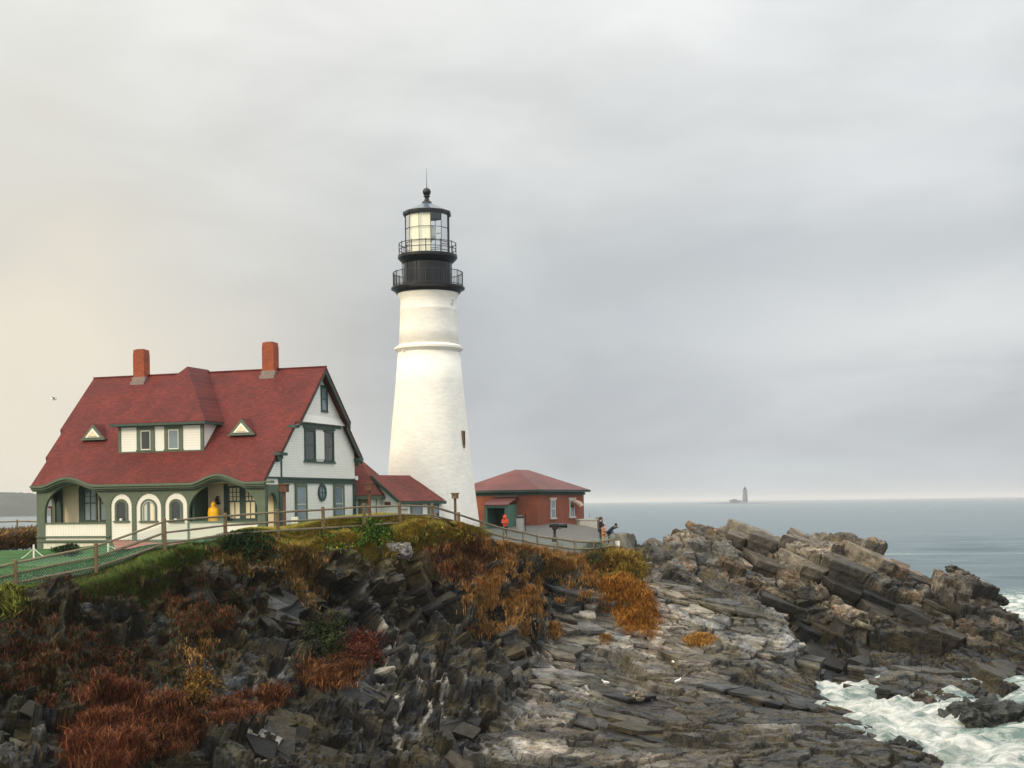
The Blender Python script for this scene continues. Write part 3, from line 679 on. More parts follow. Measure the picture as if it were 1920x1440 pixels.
bedding(bare * outc, F_OU, (2.5, 2.1), (.60, 1.2), (6.5, 5.2), (1.3, 2.4), 815, lift=-.15, over=.08, cvar=.07, nse=.12, fold=1.2, rag=.36, mixc=.95, gap=.0)
bedding(bare * outc * (fbm(P * .3, 970, 2) > .60), F_OU, (1.1, .9), (.16, .34), (2.6, 1.8), (.5, 1.0), 816, lift=-.05, over=.07, cvar=.08, nse=.12, fold=1.2, mixc=.85, gap=.0)
ledges = npmesh('rock_ledges', np.concatenate(BV), np.concatenate(BF), M_ROCK, np.concatenate(BC), extra={'wet': np.concatenate(BW)})
tag(ledges, 'broken angular blocks and bedding slabs of the sea cliff', kind='structure')
from mathutils.bvhtree import BVHTree
bpy.context.view_layer.update(); _dg = bpy.context.evaluated_depsgraph_get()
TREES = [BVHTree.FromObject(o_, _dg) for o_ in (cliff, ground, ledges)]
_cp = Vector((0, 0, EYE))
def ray(px, py):
    d = (Vector(W(px, py, 100)) - _cp).normalized(); best = None
    for t_ in TREES:
        h = t_.ray_cast(_cp, d, 400)
        if h[0] is not None and (best is None or h[3] < best[1]): best = (h[0], h[3])
    return best[0] if best else None
# coarse continuation of the land to left and behind the camera side
ox = np.arange(-70, 76, 1.0); oy = np.arange(20, 150, 1.0)
OX, OY = np.meshgrid(ox, oy); OZ = H(OX, OY) - .25 + (rng.random(OX.shape) - .5) * .5
oi = np.arange(OX.size).reshape(OX.shape); oq = np.stack([oi[:-1, :-1], oi[:-1, 1:], oi[1:, 1:], oi[1:, :-1]], -1).reshape(-1, 4)
inside = (OX.ravel() > GX0 + .5) & (OX.ravel() < GX1 - .5) & (OY.ravel() > GY0 + .5) & (OY.ravel() < GY1 - .5)
oq = oq[~inside[oq].all(1)]; oq = oq[(OZ.ravel()[oq] > -3).any(1)]
u, inv = np.unique(oq, return_inverse=True)
ol = npmesh('land', np.stack([OX.ravel(), OY.ravel(), OZ.ravel()], -1)[u], inv.reshape(-1, 4), M_ROCK, np.tile(np.array([.09, .085, .06]), (len(u), 1)), extra={'wet': np.zeros(len(u))})
tag(ol, 'rough land beyond the picture edges', kind='structure')

# visible-surface lookup for planting and setting things on the ground
qu = P2[:, 0] / P2[:, 1] * FPX; qv = (P2[:, 2] - EYE) / P2[:, 1] * FPX
SX = CR * qu - SR * qv + 960; SY = 720 - (SR * qu + CR * qv - SHY)
used = np.zeros(len(P2), bool); used[np.unique(quads)] = True
ci_ = np.clip((SX / 6).astype(int), -1, 320); cj_ = np.clip((SY / 6).astype(int), -1, 240)
ok = used & (ci_ >= 0) & (ci_ < 320) & (cj_ >= 0) & (cj_ < 240)
ZB = np.full((240, 320), 999.0); np.minimum.at(ZB, (cj_[ok], ci_[ok]), P2[ok, 1])
vis = np.zeros(len(P2), bool); vis[ok] = P2[ok, 1] < ZB[cj_[ok], ci_[ok]] + 1.0
VIS = np.nonzero(vis)[0]
def on_ground(px, py, rad=5):
    h = ray(px, py); return h if h else Vector(W(px, py, 90))

# ------------------------------------------------------------------ sea
def sea():
    rows = [50.0]
    while rows[-1] < 24000: rows.append(rows[-1] * (1.0055 if rows[-1] < 400 else 1.03))
    r = np.array(rows); c = np.sign(np.linspace(-1, 1, 760)) * np.abs(np.linspace(-1, 1, 760)) ** 1.3 * 1.1
    A, B = np.meshgrid(c, r); X = (A * B).ravel(); Y = B.ravel(); p = np.stack([X, Y, 0 * X], -1).astype(np.float32)
    sp = np.maximum(.12, Y * .004)
    Z = np.zeros(len(X))
    near = Y < 1500
    def wave(lx, ly, amp, seed, ridged=True):
        q = p * np.array([1 / lx, 1 / ly, 0], np.float32); n = fbm(q, seed, 2)
        n = 1 - np.abs(n * 2 - 1) * 2 if ridged else n - .5
        return amp * n * smooth(min(lx, ly) / 2.5, min(lx, ly) / 6, sp)
    Z += wave(26, 9, .50, 200) + wave(7, 2.5, .20, 204) + wave(1.8, .9, .05, 208, False)
    inb = (X > GX0) & (X < GX1) & (Y > GY0) & (Y < GY1)
    hh = np.full(len(X), -5.0); hh[inb] = bil(CH, X[inb], Y[inb])
    shore = smooth(-2.6, -.6, hh)
    px_, py_ = PX(X, Y, 0 * X)
    # surf in the channel, breaking water off the outcrop's seaward side
    chan = smooth(14, 18, X) * smooth(92, 86, Y) * smooth(55, 18, X)
    off = smooth(41, 50, X) * smooth(100, 112, Y) * smooth(190, 150, Y) * smooth(85, 66, X)
    lines = smooth(.60, .68, fbm(p * np.array([.016, .07, 0], np.float32), 220, 3)) * smooth(100, 130, Y) * smooth(420, 200, Y) * smooth(10, 25, X) * .8
    foam = np.clip(np.maximum.reduce([shore * .8, chan, off * .95, lines]), 0, 1)
    fz = fbm(p * np.array([.55, .9, 0], np.float32) + 5, 230, 4)
    Z += chan * (fz - .45) * 1.7 + shore * (fz - .5) * .5 + off * (fz - .4) * 1.4
    V = np.stack([X, Y, Z * 1.0], -1)
    nr, nc = len(r), len(c); i = np.arange(nr * nc).reshape(nr, nc)
    q = np.stack([i[:-1, :-1], i[:-1, 1:], i[1:, 1:], i[1:, :-1]], -1).reshape(-1, 4)
    m = bpy.data.materials.new('sea_water'); m.use_nodes = True; N, L = m.node_tree.nodes, m.node_tree.links; b = N['Principled BSDF']
    at = N.new('ShaderNodeAttribute'); at.attribute_name = 'foam'
    tc = N.new('ShaderNodeTexCoord')
    mp = N.new('ShaderNodeMapping'); mp.inputs['Scale'].default_value = (.55, 1.0, 1); L.new(tc.outputs['Object'], mp.inputs[0])
    n = N.new('ShaderNodeTexNoise'); n.inputs['Scale'].default_value = .9; n.inputs['Detail'].default_value = 9; n.inputs['Roughness'].default_value = .68; n.inputs['Distortion'].default_value = 1.2; L.new(mp.outputs[0], n.inputs[0])
    a = N.new('ShaderNodeMath'); a.operation = 'MULTIPLY_ADD'; L.new(at.outputs['Fac'], a.inputs[0]); a.inputs[1].default_value = .42; L.new(n.outputs[0], a.inputs[2])
    rr = N.new('ShaderNodeValToRGB'); L.new(a.outputs[0], rr.inputs[0]); rr.color_ramp.elements[0].position = .80; rr.color_ramp.elements[1].position = 1.0
    mx = N.new('ShaderNodeMixRGB'); L.new(rr.outputs[0], mx.inputs[0])
    wc = N.new('ShaderNodeMixRGB'); L.new(at.outputs['Fac'], wc.inputs[0]); wc.inputs[1].default_value = (.055, .105, .130, 1); wc.inputs[2].default_value = (.20, .29, .27, 1)
    L.new(wc.outputs[0], mx.inputs[1]); mx.inputs[2].default_value = (.80, .81, .77, 1); L.new(mx.outputs[0], b.inputs['Base Color'])
    ro = N.new('ShaderNodeMapRange'); L.new(rr.outputs[0], ro.inputs[0]); ro.inputs[3].default_value = .22; ro.inputs[4].default_value = .85; L.new(ro.outputs[0], b.inputs['Roughness'])
    b.inputs['IOR'].default_value = 1.33
    mp2 = N.new('ShaderNodeMapping'); mp2.inputs['Scale'].default_value = (.10, .26, 1); L.new(tc.outputs['Object'], mp2.inputs[0])
    n2_ = N.new('ShaderNodeTexNoise'); n2_.inputs['Scale'].default_value = 4; n2_.inputs['Detail'].default_value = 8; n2_.inputs['Roughness'].default_value = .72; L.new(mp2.outputs[0], n2_.inputs[0])
    bp = N.new('ShaderNodeBump'); bp.inputs['Strength'].default_value = .9; bp.inputs['Distance'].default_value = .7; L.new(n2_.outputs[0], bp.inputs['Height']); L.new(bp.outputs[0], b.inputs['Normal'])
    o = npmesh('sea_water', V, q, m, smooth_=True, extra={'foam': foam}); tag(o, 'grey blue sea with white surf by the rocks', kind='structure')
sea()

# ------------------------------------------------------------------ keeper's house
TH = R(19); HX, HY = uv(497, 950)[0] / FPX * 82, 82.0
def build_house():
    h = thing('house', 'large white keepers house with steep red shingle roof, green trim and arched porches', 'house', (HX, HY, 0), -TH)
    XL = -16.2; RZ, RY = 20.85, 7.0; EZ_, EY = 13.5, -.4; BY = 12.3
    K = (RZ - EZ_) / (RY - EY)
    def bump(x):
        b = 0
        for c_, w_ in ((-13.6, 1.95), (-2.95, 1.85)):
            t = abs(x - c_) / w_
            if t < 1: b += .50 * (.5 + .5 * math.cos(math.pi * t)) ** .8
        return b
    # --- roof: three tiers of growing verge overhang each side
    rf = MB()
    def patch(x0, x1, fn, th=.16, n=40, m=10):
        xs = [x0 + (x1 - x0) * i / n for i in range(n + 1)]; vs = []
        for lay in (0, 1):
            for j in range(m + 1):
                for x_ in xs:
                    yy, zz = fn(x_, j / m); vs.append((x_, yy, zz - (th if lay else 0)))
        o = (n + 1) * (m + 1); fs = []
        for j in range(m):
            for i in range(n):
                a = j * (n + 1) + i; fs += [(a, a + 1, a + n + 2, a + n + 1), (a + o + n + 1, a + o + n + 2, a + o + 1, a + o)]
        for i in range(n): fs += [(i, i + o, i + 1 + o, i + 1), (m * (n + 1) + i + 1, m * (n + 1) + i + 1 + o, m * (n + 1) + i + o, m * (n + 1) + i)]
        for j in range(m):
            a = j * (n + 1); fs += [(a, a + n + 1, a + n + 1 + o, a + o)]
            a += n; fs += [(a, a + o, a + n + 1 + o, a + n + 1)]
        rf.add(vs, fs)
    def fr(s0, s1):
        def f(x_, t):
            s = s0 + (s1 - s0) * t
            return EY + (RY - EY) * s, EZ_ + (RZ - EZ_) * s + bump(x_) * max(0, 1 - s / .16) ** 1.5 + (-.06 if s < .25 else 0) * 0
        return f
    def bk(s0, s1):
        def f(x_, t):
            s = s0 + (s1 - s0) * t
            return RY + 5.85 * s, RZ - 5.6 * s
        return f
    patch(XL - .10, .12, fr(0, .245), n=90, m=14)
    patch(XL - .36, .36, fr(.2449, .50), n=4, m=2)
    patch(XL - .64, .64, fr(.4999, 1.0), n=4, m=2)
    patch(XL - .64, .64, bk(0, .60), n=4, m=2); patch(XL - .36, .36, bk(.5999, 1.0), n=4, m=2)
    roof = rf.build('roof', M_SHING, h)
    rc = MB(); rc.bar((XL - .66, RY, RZ + .01), (.66, RY, RZ + .01), .16, .07); rc.build('ridge_cap', M_SHING, roof)
    # chimneys
    for cx_ in (-12.98, -3.28):
        c = MB(); c.prism([(cx_ - .42, 20.3), (cx_ + .42, 20.3), (cx_ + .42, 22.2), (cx_ + .37, 22.55), (cx_ - .37, 22.55), (cx_ - .42, 22.2)], 6.5, 7.2)
        co = c.build('chimney', M_BRICKC, roof)
        f_ = MB(); f_.box(cx_ - .49, cx_ + .51, 6.46, 7.24, 20.3, 20.72); f_.box(cx_ - .56, cx_ + .49, 6.34, 6.459, 20.10, 20.42); f_.build('flashing', M_FLASH, co)
        f_ = MB(); f_.box(cx_ - .24, cx_ + .24, 6.6, 7.1, 22.54, 22.60); f_.build('chimney_cap', M_FLASH, co)
    # --- gable wall (right) and its twin (left)
    def gable(x0, x1):
        g = MB()
        g.prism([(-.02, 13.62), (BY, 13.62), (BY, 15.55), (RY, RZ - .2), (-.02, 13.70)], x0, x1, 'x')
        g.prism([(1.95, 9.0), (BY - .03, 9.0), (BY - .03, 13.62), (1.95, 13.62)], x0 + .03 * (1 if x0 < -5 else 0), x1 - .03 * (0 if x0 < -5 else 1), 'x')
        return g
    gable(-.25, 0).build('gable_wall', M_SIDE, h)
    gable(XL, XL + .25).build('gable_wall', M_SIDE, h)
    # upper gable flares out above the pair of windows
    g = MB(); zf = 17.22
    yl, yr = RY - (RZ - .3 - zf) / 1.0, RY + (RZ - .3 - zf) * 1.0
    g.add([(.0, yl, zf + .02), (.30, yl + .02, zf), (.12, yl + .3, zf + .5), (.08, RY, RZ - .35), (.12, yr - .3, zf + .5), (.30, yr - .02, zf), (0, yr, zf + .02), (.0, RY, RZ - .35)],
          [(1, 5, 4, 2), (2, 4, 3), (0, 6, 5, 1), (0, 1, 2, 3, 7), (6, 7, 3, 4, 5)])
    g.build('gable_flare', M_SIDE, h)
    g = MB(); g.box(.005, .10, yl + .9, yr - .2, zf - .20, zf - .03); g.box(0, .22, yl - .12, yl + .28, zf - .16, zf + .05); g.build('flare_moulding', M_SHADE_TRIM, h)
    # rear, inner walls
    w = MB(); w.box(XL + .25, -.25, BY - .25, BY, 9, 15.3); w.build('rear_wall', M_SIDE, h)
    w = MB(); w.box(XL + .25, -.25, 1.8, 1.95, 9.9, 13.6); w.build('porch_back_wall', M_CREAM, h)
    w = MB(); w.box(XL + .1, -.1, .3, 1.8, 9.86, 10.38); w.build('porch_floor', M_FLASH, h)
    w = MB(); w.box(XL + .1, -.1, .26, 1.8, 13.48, 13.56); w.build('porch_ceiling', M_SHADE_TRIM, h)
    # --- belt course, corner boards
    b = MB(); b.box(.0, .07, 1.6, BY + .05, 13.40, 13.66); b.box(.0, .12, .0, BY + .10, 13.66, 13.76); b.build('belt_course', M_SHADE_TRIM, h)
    for bx_ in ((-.02, .06, 1.72, 2.12, 9.0, 13.40), (-.02, .06, BY - .30, BY + .03, 9.0, 13.40), (.0, .045, 1.95, 2.1, 13.77, 15.3)):
        b = MB(); b.box(*bx_); b.build('corner_board', M_SHADE_TRIM, h)
    # side skirt flare
    b = MB(); b.box(-.05, .18, BY - .12, BY + .15, 13.68, 13.95); b.build('eave_return', M_WHITE, h)
    # bargeboards
    def rake(x_, p0, p1, w_=.30): b.prism([(p0[0], p0[1] - w_), (p1[0], p1[1] - w_), (p1[0], p1[1]), (p0[0], p0[1])], x_ - .08, x_, 'x')
    rz = lambda y_: EZ_ + (y_ - EY) * K - .13 if y_ < RY else RZ - (y_ - RY) * 5.6 / 5.85 - .13
    for sgn, e in ((1, 0), (-1, XL)):
        for a_, b_, ov in ((EY + .1, 1.42, .10), (1.42, 3.3, .34), (3.3, RY, .62), (RY, 10.5, .62), (10.5, 12.85, .34)):
            xx = e + sgn * ov + (0.0 if sgn > 0 else .08); b = MB(); rake(xx, (a_, rz(a_)), (b_, rz(b_)), .26 if a_ < RY else .34); b.build('bargeboard', M_SHADE_TRIM, h)
    for (a_, z_) in ((1.35, 15.1), (12.4, 15.05)):
        b = MB(); b.box(.0, .42, a_ - .25 if a_ < 5 else a_ - .2, a_ + .75 if a_ < 5 else a_ + .45, z_ - .06, z_ + .12); b.box(.0, .3, a_ - .1, a_ + .42 if a_ < 5 else a_ + .32, z_ - .26, z_ - .06); b.box(.0, .18, a_, a_ + .2, z_ - .44, z_ - .26); b.build('eave_bracket', M_SHADE_TRIM, h)
    b = MB(); b.box(.0, .55, 2.9, 3.3, 16.75, 16.95)
    b.build('eave_bracket', M_SHADE_TRIM, h)
    # --- eave fascia that follows the two eyebrow curves
    f_ = MB(); n = 120; xs = [XL - .15 + (0.2 - XL + .15) * i / n for i in range(n + 1)]
    for (y0_, y1_, za, zb) in ((-.47, -.38, -.17, -.03), (-.36, -.2, -.30, -.13), (-.22, .0, -.40, -.26)):
        vs = []; 
        for x_ in xs:
            e = EZ_ + bump(x_); vs += [(x_, y0_, e + za), (x_, y1_, e + za), (x_, y1_, e + zb), (x_, y0_, e + zb)]
        fs = [(4 * i + k, 4 * i + (k + 1) % 4, 4 * i + 4 + (k + 1) % 4, 4 * i + 4 + k) for i in range(n) for k in range(4)] + [(0, 1, 2, 3), (4 * n + 3, 4 * n + 2, 4 * n + 1, 4 * n)]
        f_.add(vs, fs)
    f_.box(XL - .2, .7, -.42, .02, 13.22, 13.33) if False else None
    f_.box(.05, .62, -.40, .06, 13.36, 13.50)
    f_.build('eave_fascia', M_TRIM, h)
    # --- arcade: one board wall with arched openings
    def arcade(x0, x1, z0, ztop, ops, y0_, y1_, mbx, flip=False):
        brk = {x0, x1}
        for (c_, hw, zs, zp, za) in ops:
            for k in range(25): brk.add(round(c_ - hw * math.cos(math.pi * k / 24), 5))
        for k in range(1, 60): brk.add(round(x0 + (x1 - x0) * k / 60, 5))
        brk = sorted(brk)
        def arch(x_, o_): 
            c_, hw, zs, zp, za = o_; t = min(1, abs(x_ - c_) / hw); return zp + (za - zp) * math.sqrt(max(0, 1 - t * t))
        for a_, b_ in zip(brk[:-1], brk[1:]):
            if b_ - a_ < 1e-5: continue
            mid = (a_ + b_) / 2; op = next((o_ for o_ in ops if abs(mid - o_[0]) < o_[1]), None)
            ta, tb = ztop(a_), ztop(b_)
            segs = [((z0, z0), (ta, tb))] if op is None else [((z0, z0), (op[2], op[2])), ((arch(a_, op), arch(b_, op)), (ta, tb))]
            for (la, lb), (ua, ub) in segs:
                if ua - la < .005 and ub - lb < .005: continue
                P8 = [(a_, y0_, la), (b_, y0_, lb), (b_, y0_, ub), (a_, y0_, ua), (a_, y1_, la), (b_, y1_, lb), (b_, y1_, ub), (a_, y1_, ua)]
                if flip: P8 = [(p[1], p[0], p[2]) for p in P8]
                fs = [(0, 1, 2, 3), (7, 6, 5, 4), (0, 4, 5, 1), (3, 2, 6, 7)]
                if op is not None or True:
                    fs += [(0, 3, 7, 4), (1, 5, 6, 2)] if (op is None or True) and (min(abs(a_ - (o2[0] + s_ * o2[1])) for o2 in ops for s_ in (-1, 1)) < .001 or min(abs(b_ - (o2[0] + s_ * o2[1])) for o2 in ops for s_ in (-1, 1)) < .001 or a_ == x0 or b_ == x1) else []
                mbx.add(P8, fs)
    OPEN = [(-13.35, 2.25, 10.0, 11.75, 13.50), (-2.85, 2.33, 10.0, 11.75, 13.44)]
    PAN = [(-9.98, .76, 10.05, 12.12, 12.88), (-8.03, .90, 10.05, 12.0, 12.88), (-6.10, .79, 10.05, 12.12, 12.88)]
    a = MB(); arcade(XL, 0.0, 9.86, lambda x_: 13.42 + bump(x_) - .03, sorted(OPEN + PAN), 0, .22, a); arcw = a.build('arcade', M_TRIM, h)
    a = MB(); arcade(.3, 1.72, 9.86, lambda x_: 13.30, [(.92, .55, 10.0, 12.15, 12.80)], -.24, 0.0, a, True); a.build('side_arch', M_TRIM, h)
    a = MB(); arcade(.3, 1.75, 9.86, lambda x_: 13.38, [(.95, .58, 10.9, 12.15, 12.85)], XL, XL + .22, a, True); a.build('side_arch', M_TRIM, h)
    b = MB(); b.box(-.2, 0.012, .0, 1.72, 13.30, 13.62); b.build('side_panel', M_WHITE, h)
    b = MB(); b.box(XL + .2, -10.9, .10, .20, 9.86, 9.87)
    # panel infills
    for (c_, hw, zs, zp, za) in PAN:
        b = MB(); b.box(c_ - hw - .02, c_ + hw + .02, .07, .15, 9.9, 12.95)
        pan = b.build('clapboard_panel', M_SIDE, h)
    def archframe(c_, hw, z0, zp, za, t, y0_, y1_):
        o_ = []; i_ = []
        for k in range(17):
            u_ = math.pi * k / 16; o_.append((c_ + hw * math.cos(u_), zp + (za - zp) * math.sin(u_))); i_.append((c_ + (hw - t) * math.cos(u_), zp + (za - zp - t) * math.sin(u_)))
        o_ = [(c_ + hw, z0)] + o_ + [(c_ - hw, z0)]; i_ = [(c_ + hw - t, z0)] + i_ + [(c_ - hw + t, z0)]
        m_ = MB(); n_ = len(o_)
        vs = [(p[0], y_, p[1]) for y_ in (y0_, y1_) for p in o_ + i_]
        fs = []
        for k in range(n_ - 1):
            fs += [(k, k + 1, n_ + k + 1, n_ + k), (2 * n_ + k + 1, 2 * n_ + k, 3 * n_ + k, 3 * n_ + k + 1), (k, 2 * n_ + k, 2 * n_ + k + 1, k + 1), (n_ + k + 1, 3 * n_ + k + 1, 3 * n_ + k, n_ + k)]
        m_.add(vs, fs); return m_, i_
    for (c_, hw, z0, zp, za, gm) in ((-9.98, .47, 11.22, 12.1, 12.56, M_GLASS), (-8.03, .57, 11.20, 12.0, 12.54, M_BLIND), (-6.11, .46, 11.18, 12.1, 12.52, M_GLASS)):
        m_, ii = archframe(c_, hw, z0, zp, za, .11, .0, .09); m_.box(c_ - hw - .10, c_ + hw + .10, -.05, .09, z0 - .10, z0); wnd = m_.build('arched_window', M_TRIM, h)
        m2, i2 = archframe(c_, hw - .115, z0 + .005, zp, za - .115, .06, .02, .075); m2.build('sash', M_SASH if gm is M_BLIND else M_TRIM, wnd)
        g = MB(); g.prism(i2[::-1], .045, .065); g.build('pane', M_GLASS if gm is M_GLASS else M_GLASSG, wnd)
        if gm is M_BLIND:
            g = MB(); g.prism([(c_ + .12, z0 + .02), (c_ + .36, z0 + .02), (c_ + .36, 12.05), (c_ + .28, 12.22), (c_ + .12, 12.3)], .035, .044); g.build('curtain', M_BLIND, wnd)
            g = MB(); g.prism([(c_ - .30, z0 + .02), (c_ - .12, z0 + .02), (c_ - .12, 12.25), (c_ - .3, 12.12)], .035, .044); g.build('curtain', M_SASH, wnd)
            g = MB(); g.box(c_ - .02, c_ + .02, .02, .044, z0, za - .16); g.build('muntin', M_TRIM, wnd)
        else:
            g = MB(); g.lathe([(.02, 0), (.09, .0), (.11, .1), (.06, .14), (.02, .14)], 10, (c_, .0, z0)); g.build('white_ornament', M_WHITE, wnd)
    # porch parapets, bands, foundation
    for (xa, xb) in ((-15.62, -11.08), (-5.20, -.50)):
        b = MB(); b.box(xa, xb, .05, .17, 10.0, 11.06); b.build('porch_parapet', M_SIDEV, h)
        b = MB(); b.box(xa, xb, -.03, .24, 11.06, 11.14); b.build('parapet_rail', M_TRIM, h)
    b = MB(); b.box(XL, -10.8, -.05, .0, 9.93, 10.05); b.box(XL - .02, -10.8, -.10, .0, 10.22, 10.30); b.build('porch_sill', M_TRIM, h)
    b = MB(); b.box(XL + .42, -.05, .04, .22, 8.7, 9.86); b.box(XL + .2, XL + .4, .3, 1.9, 8.7, 9.86); b.build('foundation', M_STONEW, h)
    b = MB(); b.box(XL, XL + .42, -.01, .3, 8.7, 9.86); b.build('corner_pier', M_TRIM, h)
    # porch piers inside
    b = MB(); b.box(XL + .22, XL + .62, 1.6, 1.8, 10.0, 13.5); b.build('pilaster', M_SHADE_TRIM, h)
    b = MB(); b.box(-5.10, -4.95, .22, 1.8, 10, 13.48); b.box(-6.9, -4.95, 1.62, 1.8, 10, 13.48); b.build('porch_partition', M_SHADE_BOARD, h)
    # porch windows
    def porch_window(x0, x1, z0, z1, y, nx_, upper, gm, fm):
        f1 = MB()
        t = .10
        f1.box(x0, x0 + t, y - .08, y, z0, z1); f1.box(x1 - t, x1, y - .08, y, z0, z1); f1.box(x0 + t, x1 - t, y - .08, y, z1 - t, z1); f1.box(x0 + t, x1 - t, y - .08, y, z0, z0 + t)
        wn = f1.build('porch_window', fm, h)
        g = MB(); g.box(x0 + t, x1 - t, y - .02, y - .005, z0 + t, z1 - t); g.build('pane', gm, wn)
        mu = MB(); zm = z0 + (z1 - z0) * .55
        mu.box(x0 + t, x1 - t, y - .065, y - .022, zm - .04, zm + .04)
        for k in range(1, nx_): xx = x0 + t + (x1 - x0 - 2 * t) * k / nx_; mu.box(xx - .02, xx + .02, y - .055, y - .024, zm + .04, z1 - t)
        for k in range(1, upper): zz = zm + (z1 - t - zm) * k / upper; mu.box(x0 + t, x1 - t, y - .053, y - .026, zz - .018, zz + .018)
        xx = (x0 + x1) / 2; mu.box(xx - .02, xx + .02, y - .055, y - .024, z0 + t, zm - .04)
        mu.build('muntin', fm, wn)
    porch_window(-3.52, -2.60, 11.18, 13.25, 1.79, 3, 3, M_BLIND, M_SHADE_TRIM)
    porch_window(-2.42, -1.55, 11.18, 13.25, 1.79, 3, 3, M_BLIND, M_SHADE_TRIM)
    porch_window(-14.0, -12.95, 11.18, 13.3, 1.79, 2, 2, M_GLASSG, M_SHADE_TRIM)
    porch_window(-12.80, -11.75, 11.18, 13.3, 1.79, 2, 2, M_GLASSG, M_SHADE_TRIM)
    for bx_ in ((-14.25, -11.2, 1.70, 1.795, 13.30, 13.45), (-14.3, -11.4, 1.66, 1.795, 11.05, 11.17), (-14.32, -14.02, 1.72, 1.795, 11.17, 13.3), (-3.85, -1.3, 1.66, 1.795, 11.03, 11.17), (-3.80, -3.54, 1.72, 1.795, 11.17, 13.4), (-1.53, -1.3, 1.72, 1.795, 11.17, 13.3), (-2.595, -2.425, 1.72, 1.795, 11.17, 13.4)):
        b = MB(); b.box(*bx_); b.build('window_surround', M_SHADE_TRIM, h)
    b = MB(); b.box(-4.26, -4.08, 1.60, 1.79, 12.15, 12.28); b.lathe([(.03, 0), (.10, .05), (.12, .28), (.05, .36), (.02, .40)], 12, (-4.17, 1.55, 12.22)); b.box(-4.2, -4.14, 1.50, 1.8, 12.60, 12.66)
    b.build('porch_lantern', M_BLKP, h)
    # --- gable end windows
    def side_window(y0_, y1_, z0, z1, fm, gm, double=True, sash=None, t=.10):
        f1 = MB(); f1.box(0.004, .07, y0_, y0_ + t, z0, z1); f1.box(.004, .07, y1_ - t, y1_, z0, z1); f1.box(.004, .085, y0_ + t, y1_ - t, z1 - t, z1); f1.box(.004, .10, y0_ - .04, y1_ + .04, z0 - .07, z0 + .0)
        wn = f1.build('gable_window', fm, h)
        s1 = MB(); a_, b_, c_, d_ = y0_ + t, y1_ - t, z0, z1 - t; u_ = .045
        s1.box(.005, .045, a_, a_ + u_, c_, d_); s1.box(.005, .045, b_ - u_, b_, c_, d_); s1.box(.005, .045, a_ + u_, b_ - u_, c_, c_ + u_ * 1.5); s1.box(.005, .045, a_ + u_, b_ - u_, d_ - u_, d_)
        if double: m_ = (c_ + d_) / 2; s1.box(.005, .045, a_ + u_, b_ - u_, m_ - u_ * .7, m_ + u_ * .7)
        s1.build('sash', sash or fm, wn)
        g = MB(); g.box(.004, .02, a_ + u_, b_ - u_, c_ + u_ * 1.5, d_ - u_); g.build('pane', gm, wn)
    side_window(7.20, 8.12, 18.05, 19.72, M_SHADE_TRIM, M_GLASSG, True)
    # shift of the attic window is onto the flared face
    wobj = [c for c in h.children if c.name.startswith('gable_window')][-1]; wobj.location.x = .10
    side_window(5.05, 6.55, 14.88, 16.85, M_SHADE_TRIM, M_GLASS, True, t=.14)
    side_window(7.75, 9.15, 14.88, 16.85, M_SHADE_TRIM, M_GLASS, True, t=.14)
    b = MB(); b.box(.004, .055, 6.56, 7.74, 14.95, 16.70); b.build('window_panel', M_SIDE, h)
    b = MB(); b.box(.004, .10, 4.95, 9.28, 16.86, 17.02); b.box(.004, .12, 4.92, 9.3, 14.72, 14.80); b.build('window_head', M_SHADE_TRIM, h)
    side_window(3.75, 5.30, 11.0, 13.38, M_TRIM, M_GLASSG, True, M_SASH, t=.20)
    side_window(9.05, 10.60, 11.0, 13.38, M_TRIM, M_GLASSG, True, M_SASH, t=.20)
    o_ = MB(); n_ = 32; oc, oz, ow, oh = 7.42, 12.83, .56, .56
    for (ra, rb, xa) in ((1.0, .70, .07),):
        vs = [(x_, oc + ow * r_ * math.cos(2 * math.pi * k / n_), oz + oh * r_ * math.sin(2 * math.pi * k / n_)) for x_ in (.004, xa) for r_ in (ra, rb) for k in range(n_)]
        fs = []
        for k in range(n_):
            k2 = (k + 1) % n_; fs += [(2 * n_ + k, 2 * n_ + k2, 3 * n_ + k2, 3 * n_ + k), (k, k2, 2 * n_ + k2, 2 * n_ + k), (n_ + k2, n_ + k, 3 * n_ + k, 3 * n_ + k2)]
        o_.add(vs, fs)
    ow_ = o_.build('oval_window', M_SHADE_TRIM, h)
    g = MB(); g.add([(.02, oc + ow * .72 * math.cos(2 * math.pi * k / n_), oz + oh * .72 * math.sin(2 * math.pi * k / n_)) for k in range(n_)], [tuple(range(n_))]); g.build('pane', M_GLASSG, ow_)
    g = MB(); g.box(.02, .045, oc - .03, oc + .03, oz - .39, oz + .39); g.box(.02, .042, oc - .39, oc + .39, oz - .03, oz + .03); g.build('muntin', M_SHADE_TRIM, ow_)
    # --- dormer
    d0, dx0, dx1, dzb, dzt = 1.62, -11.18, -5.12, 15.45, 17.18
    b = MB(); b.prism([(d0, dzb), (d0, dzt), (3.9, dzt), (3.9, 17.6)][:3] + [(d0 + 1.65, dzt)][:0] + [(3.35, dzt - .02)][:0], dx0, dx1, 'x') if False else None
    b.add([(dx0, d0, dzb - .1), (dx1, d0, dzb - .1), (dx1, d0, dzt), (dx0, d0, dzt), (dx0, 4.2, dzt), (dx1, 4.2, dzt), (dx0, 2.2, dzb - .1), (dx1, 2.2, dzb - .1)],
          [(0, 1, 2, 3), (0, 3, 4, 6), (1, 7, 5, 2)])
    dm = b.build('dormer', M_SIDE, h)
    b = MB()
    b.box(dx0 - .04, dx0 + .16, d0 - .04, d0 + .06, dzb, dzt); b.box(dx1 - .18, dx1 + .04, d0 - .04, d0 + .06, dzb, dzt); b.box(dx0 + .16, dx1 - .18, d0 - .06, d0 + .04, dzb - .02, dzb + .08)
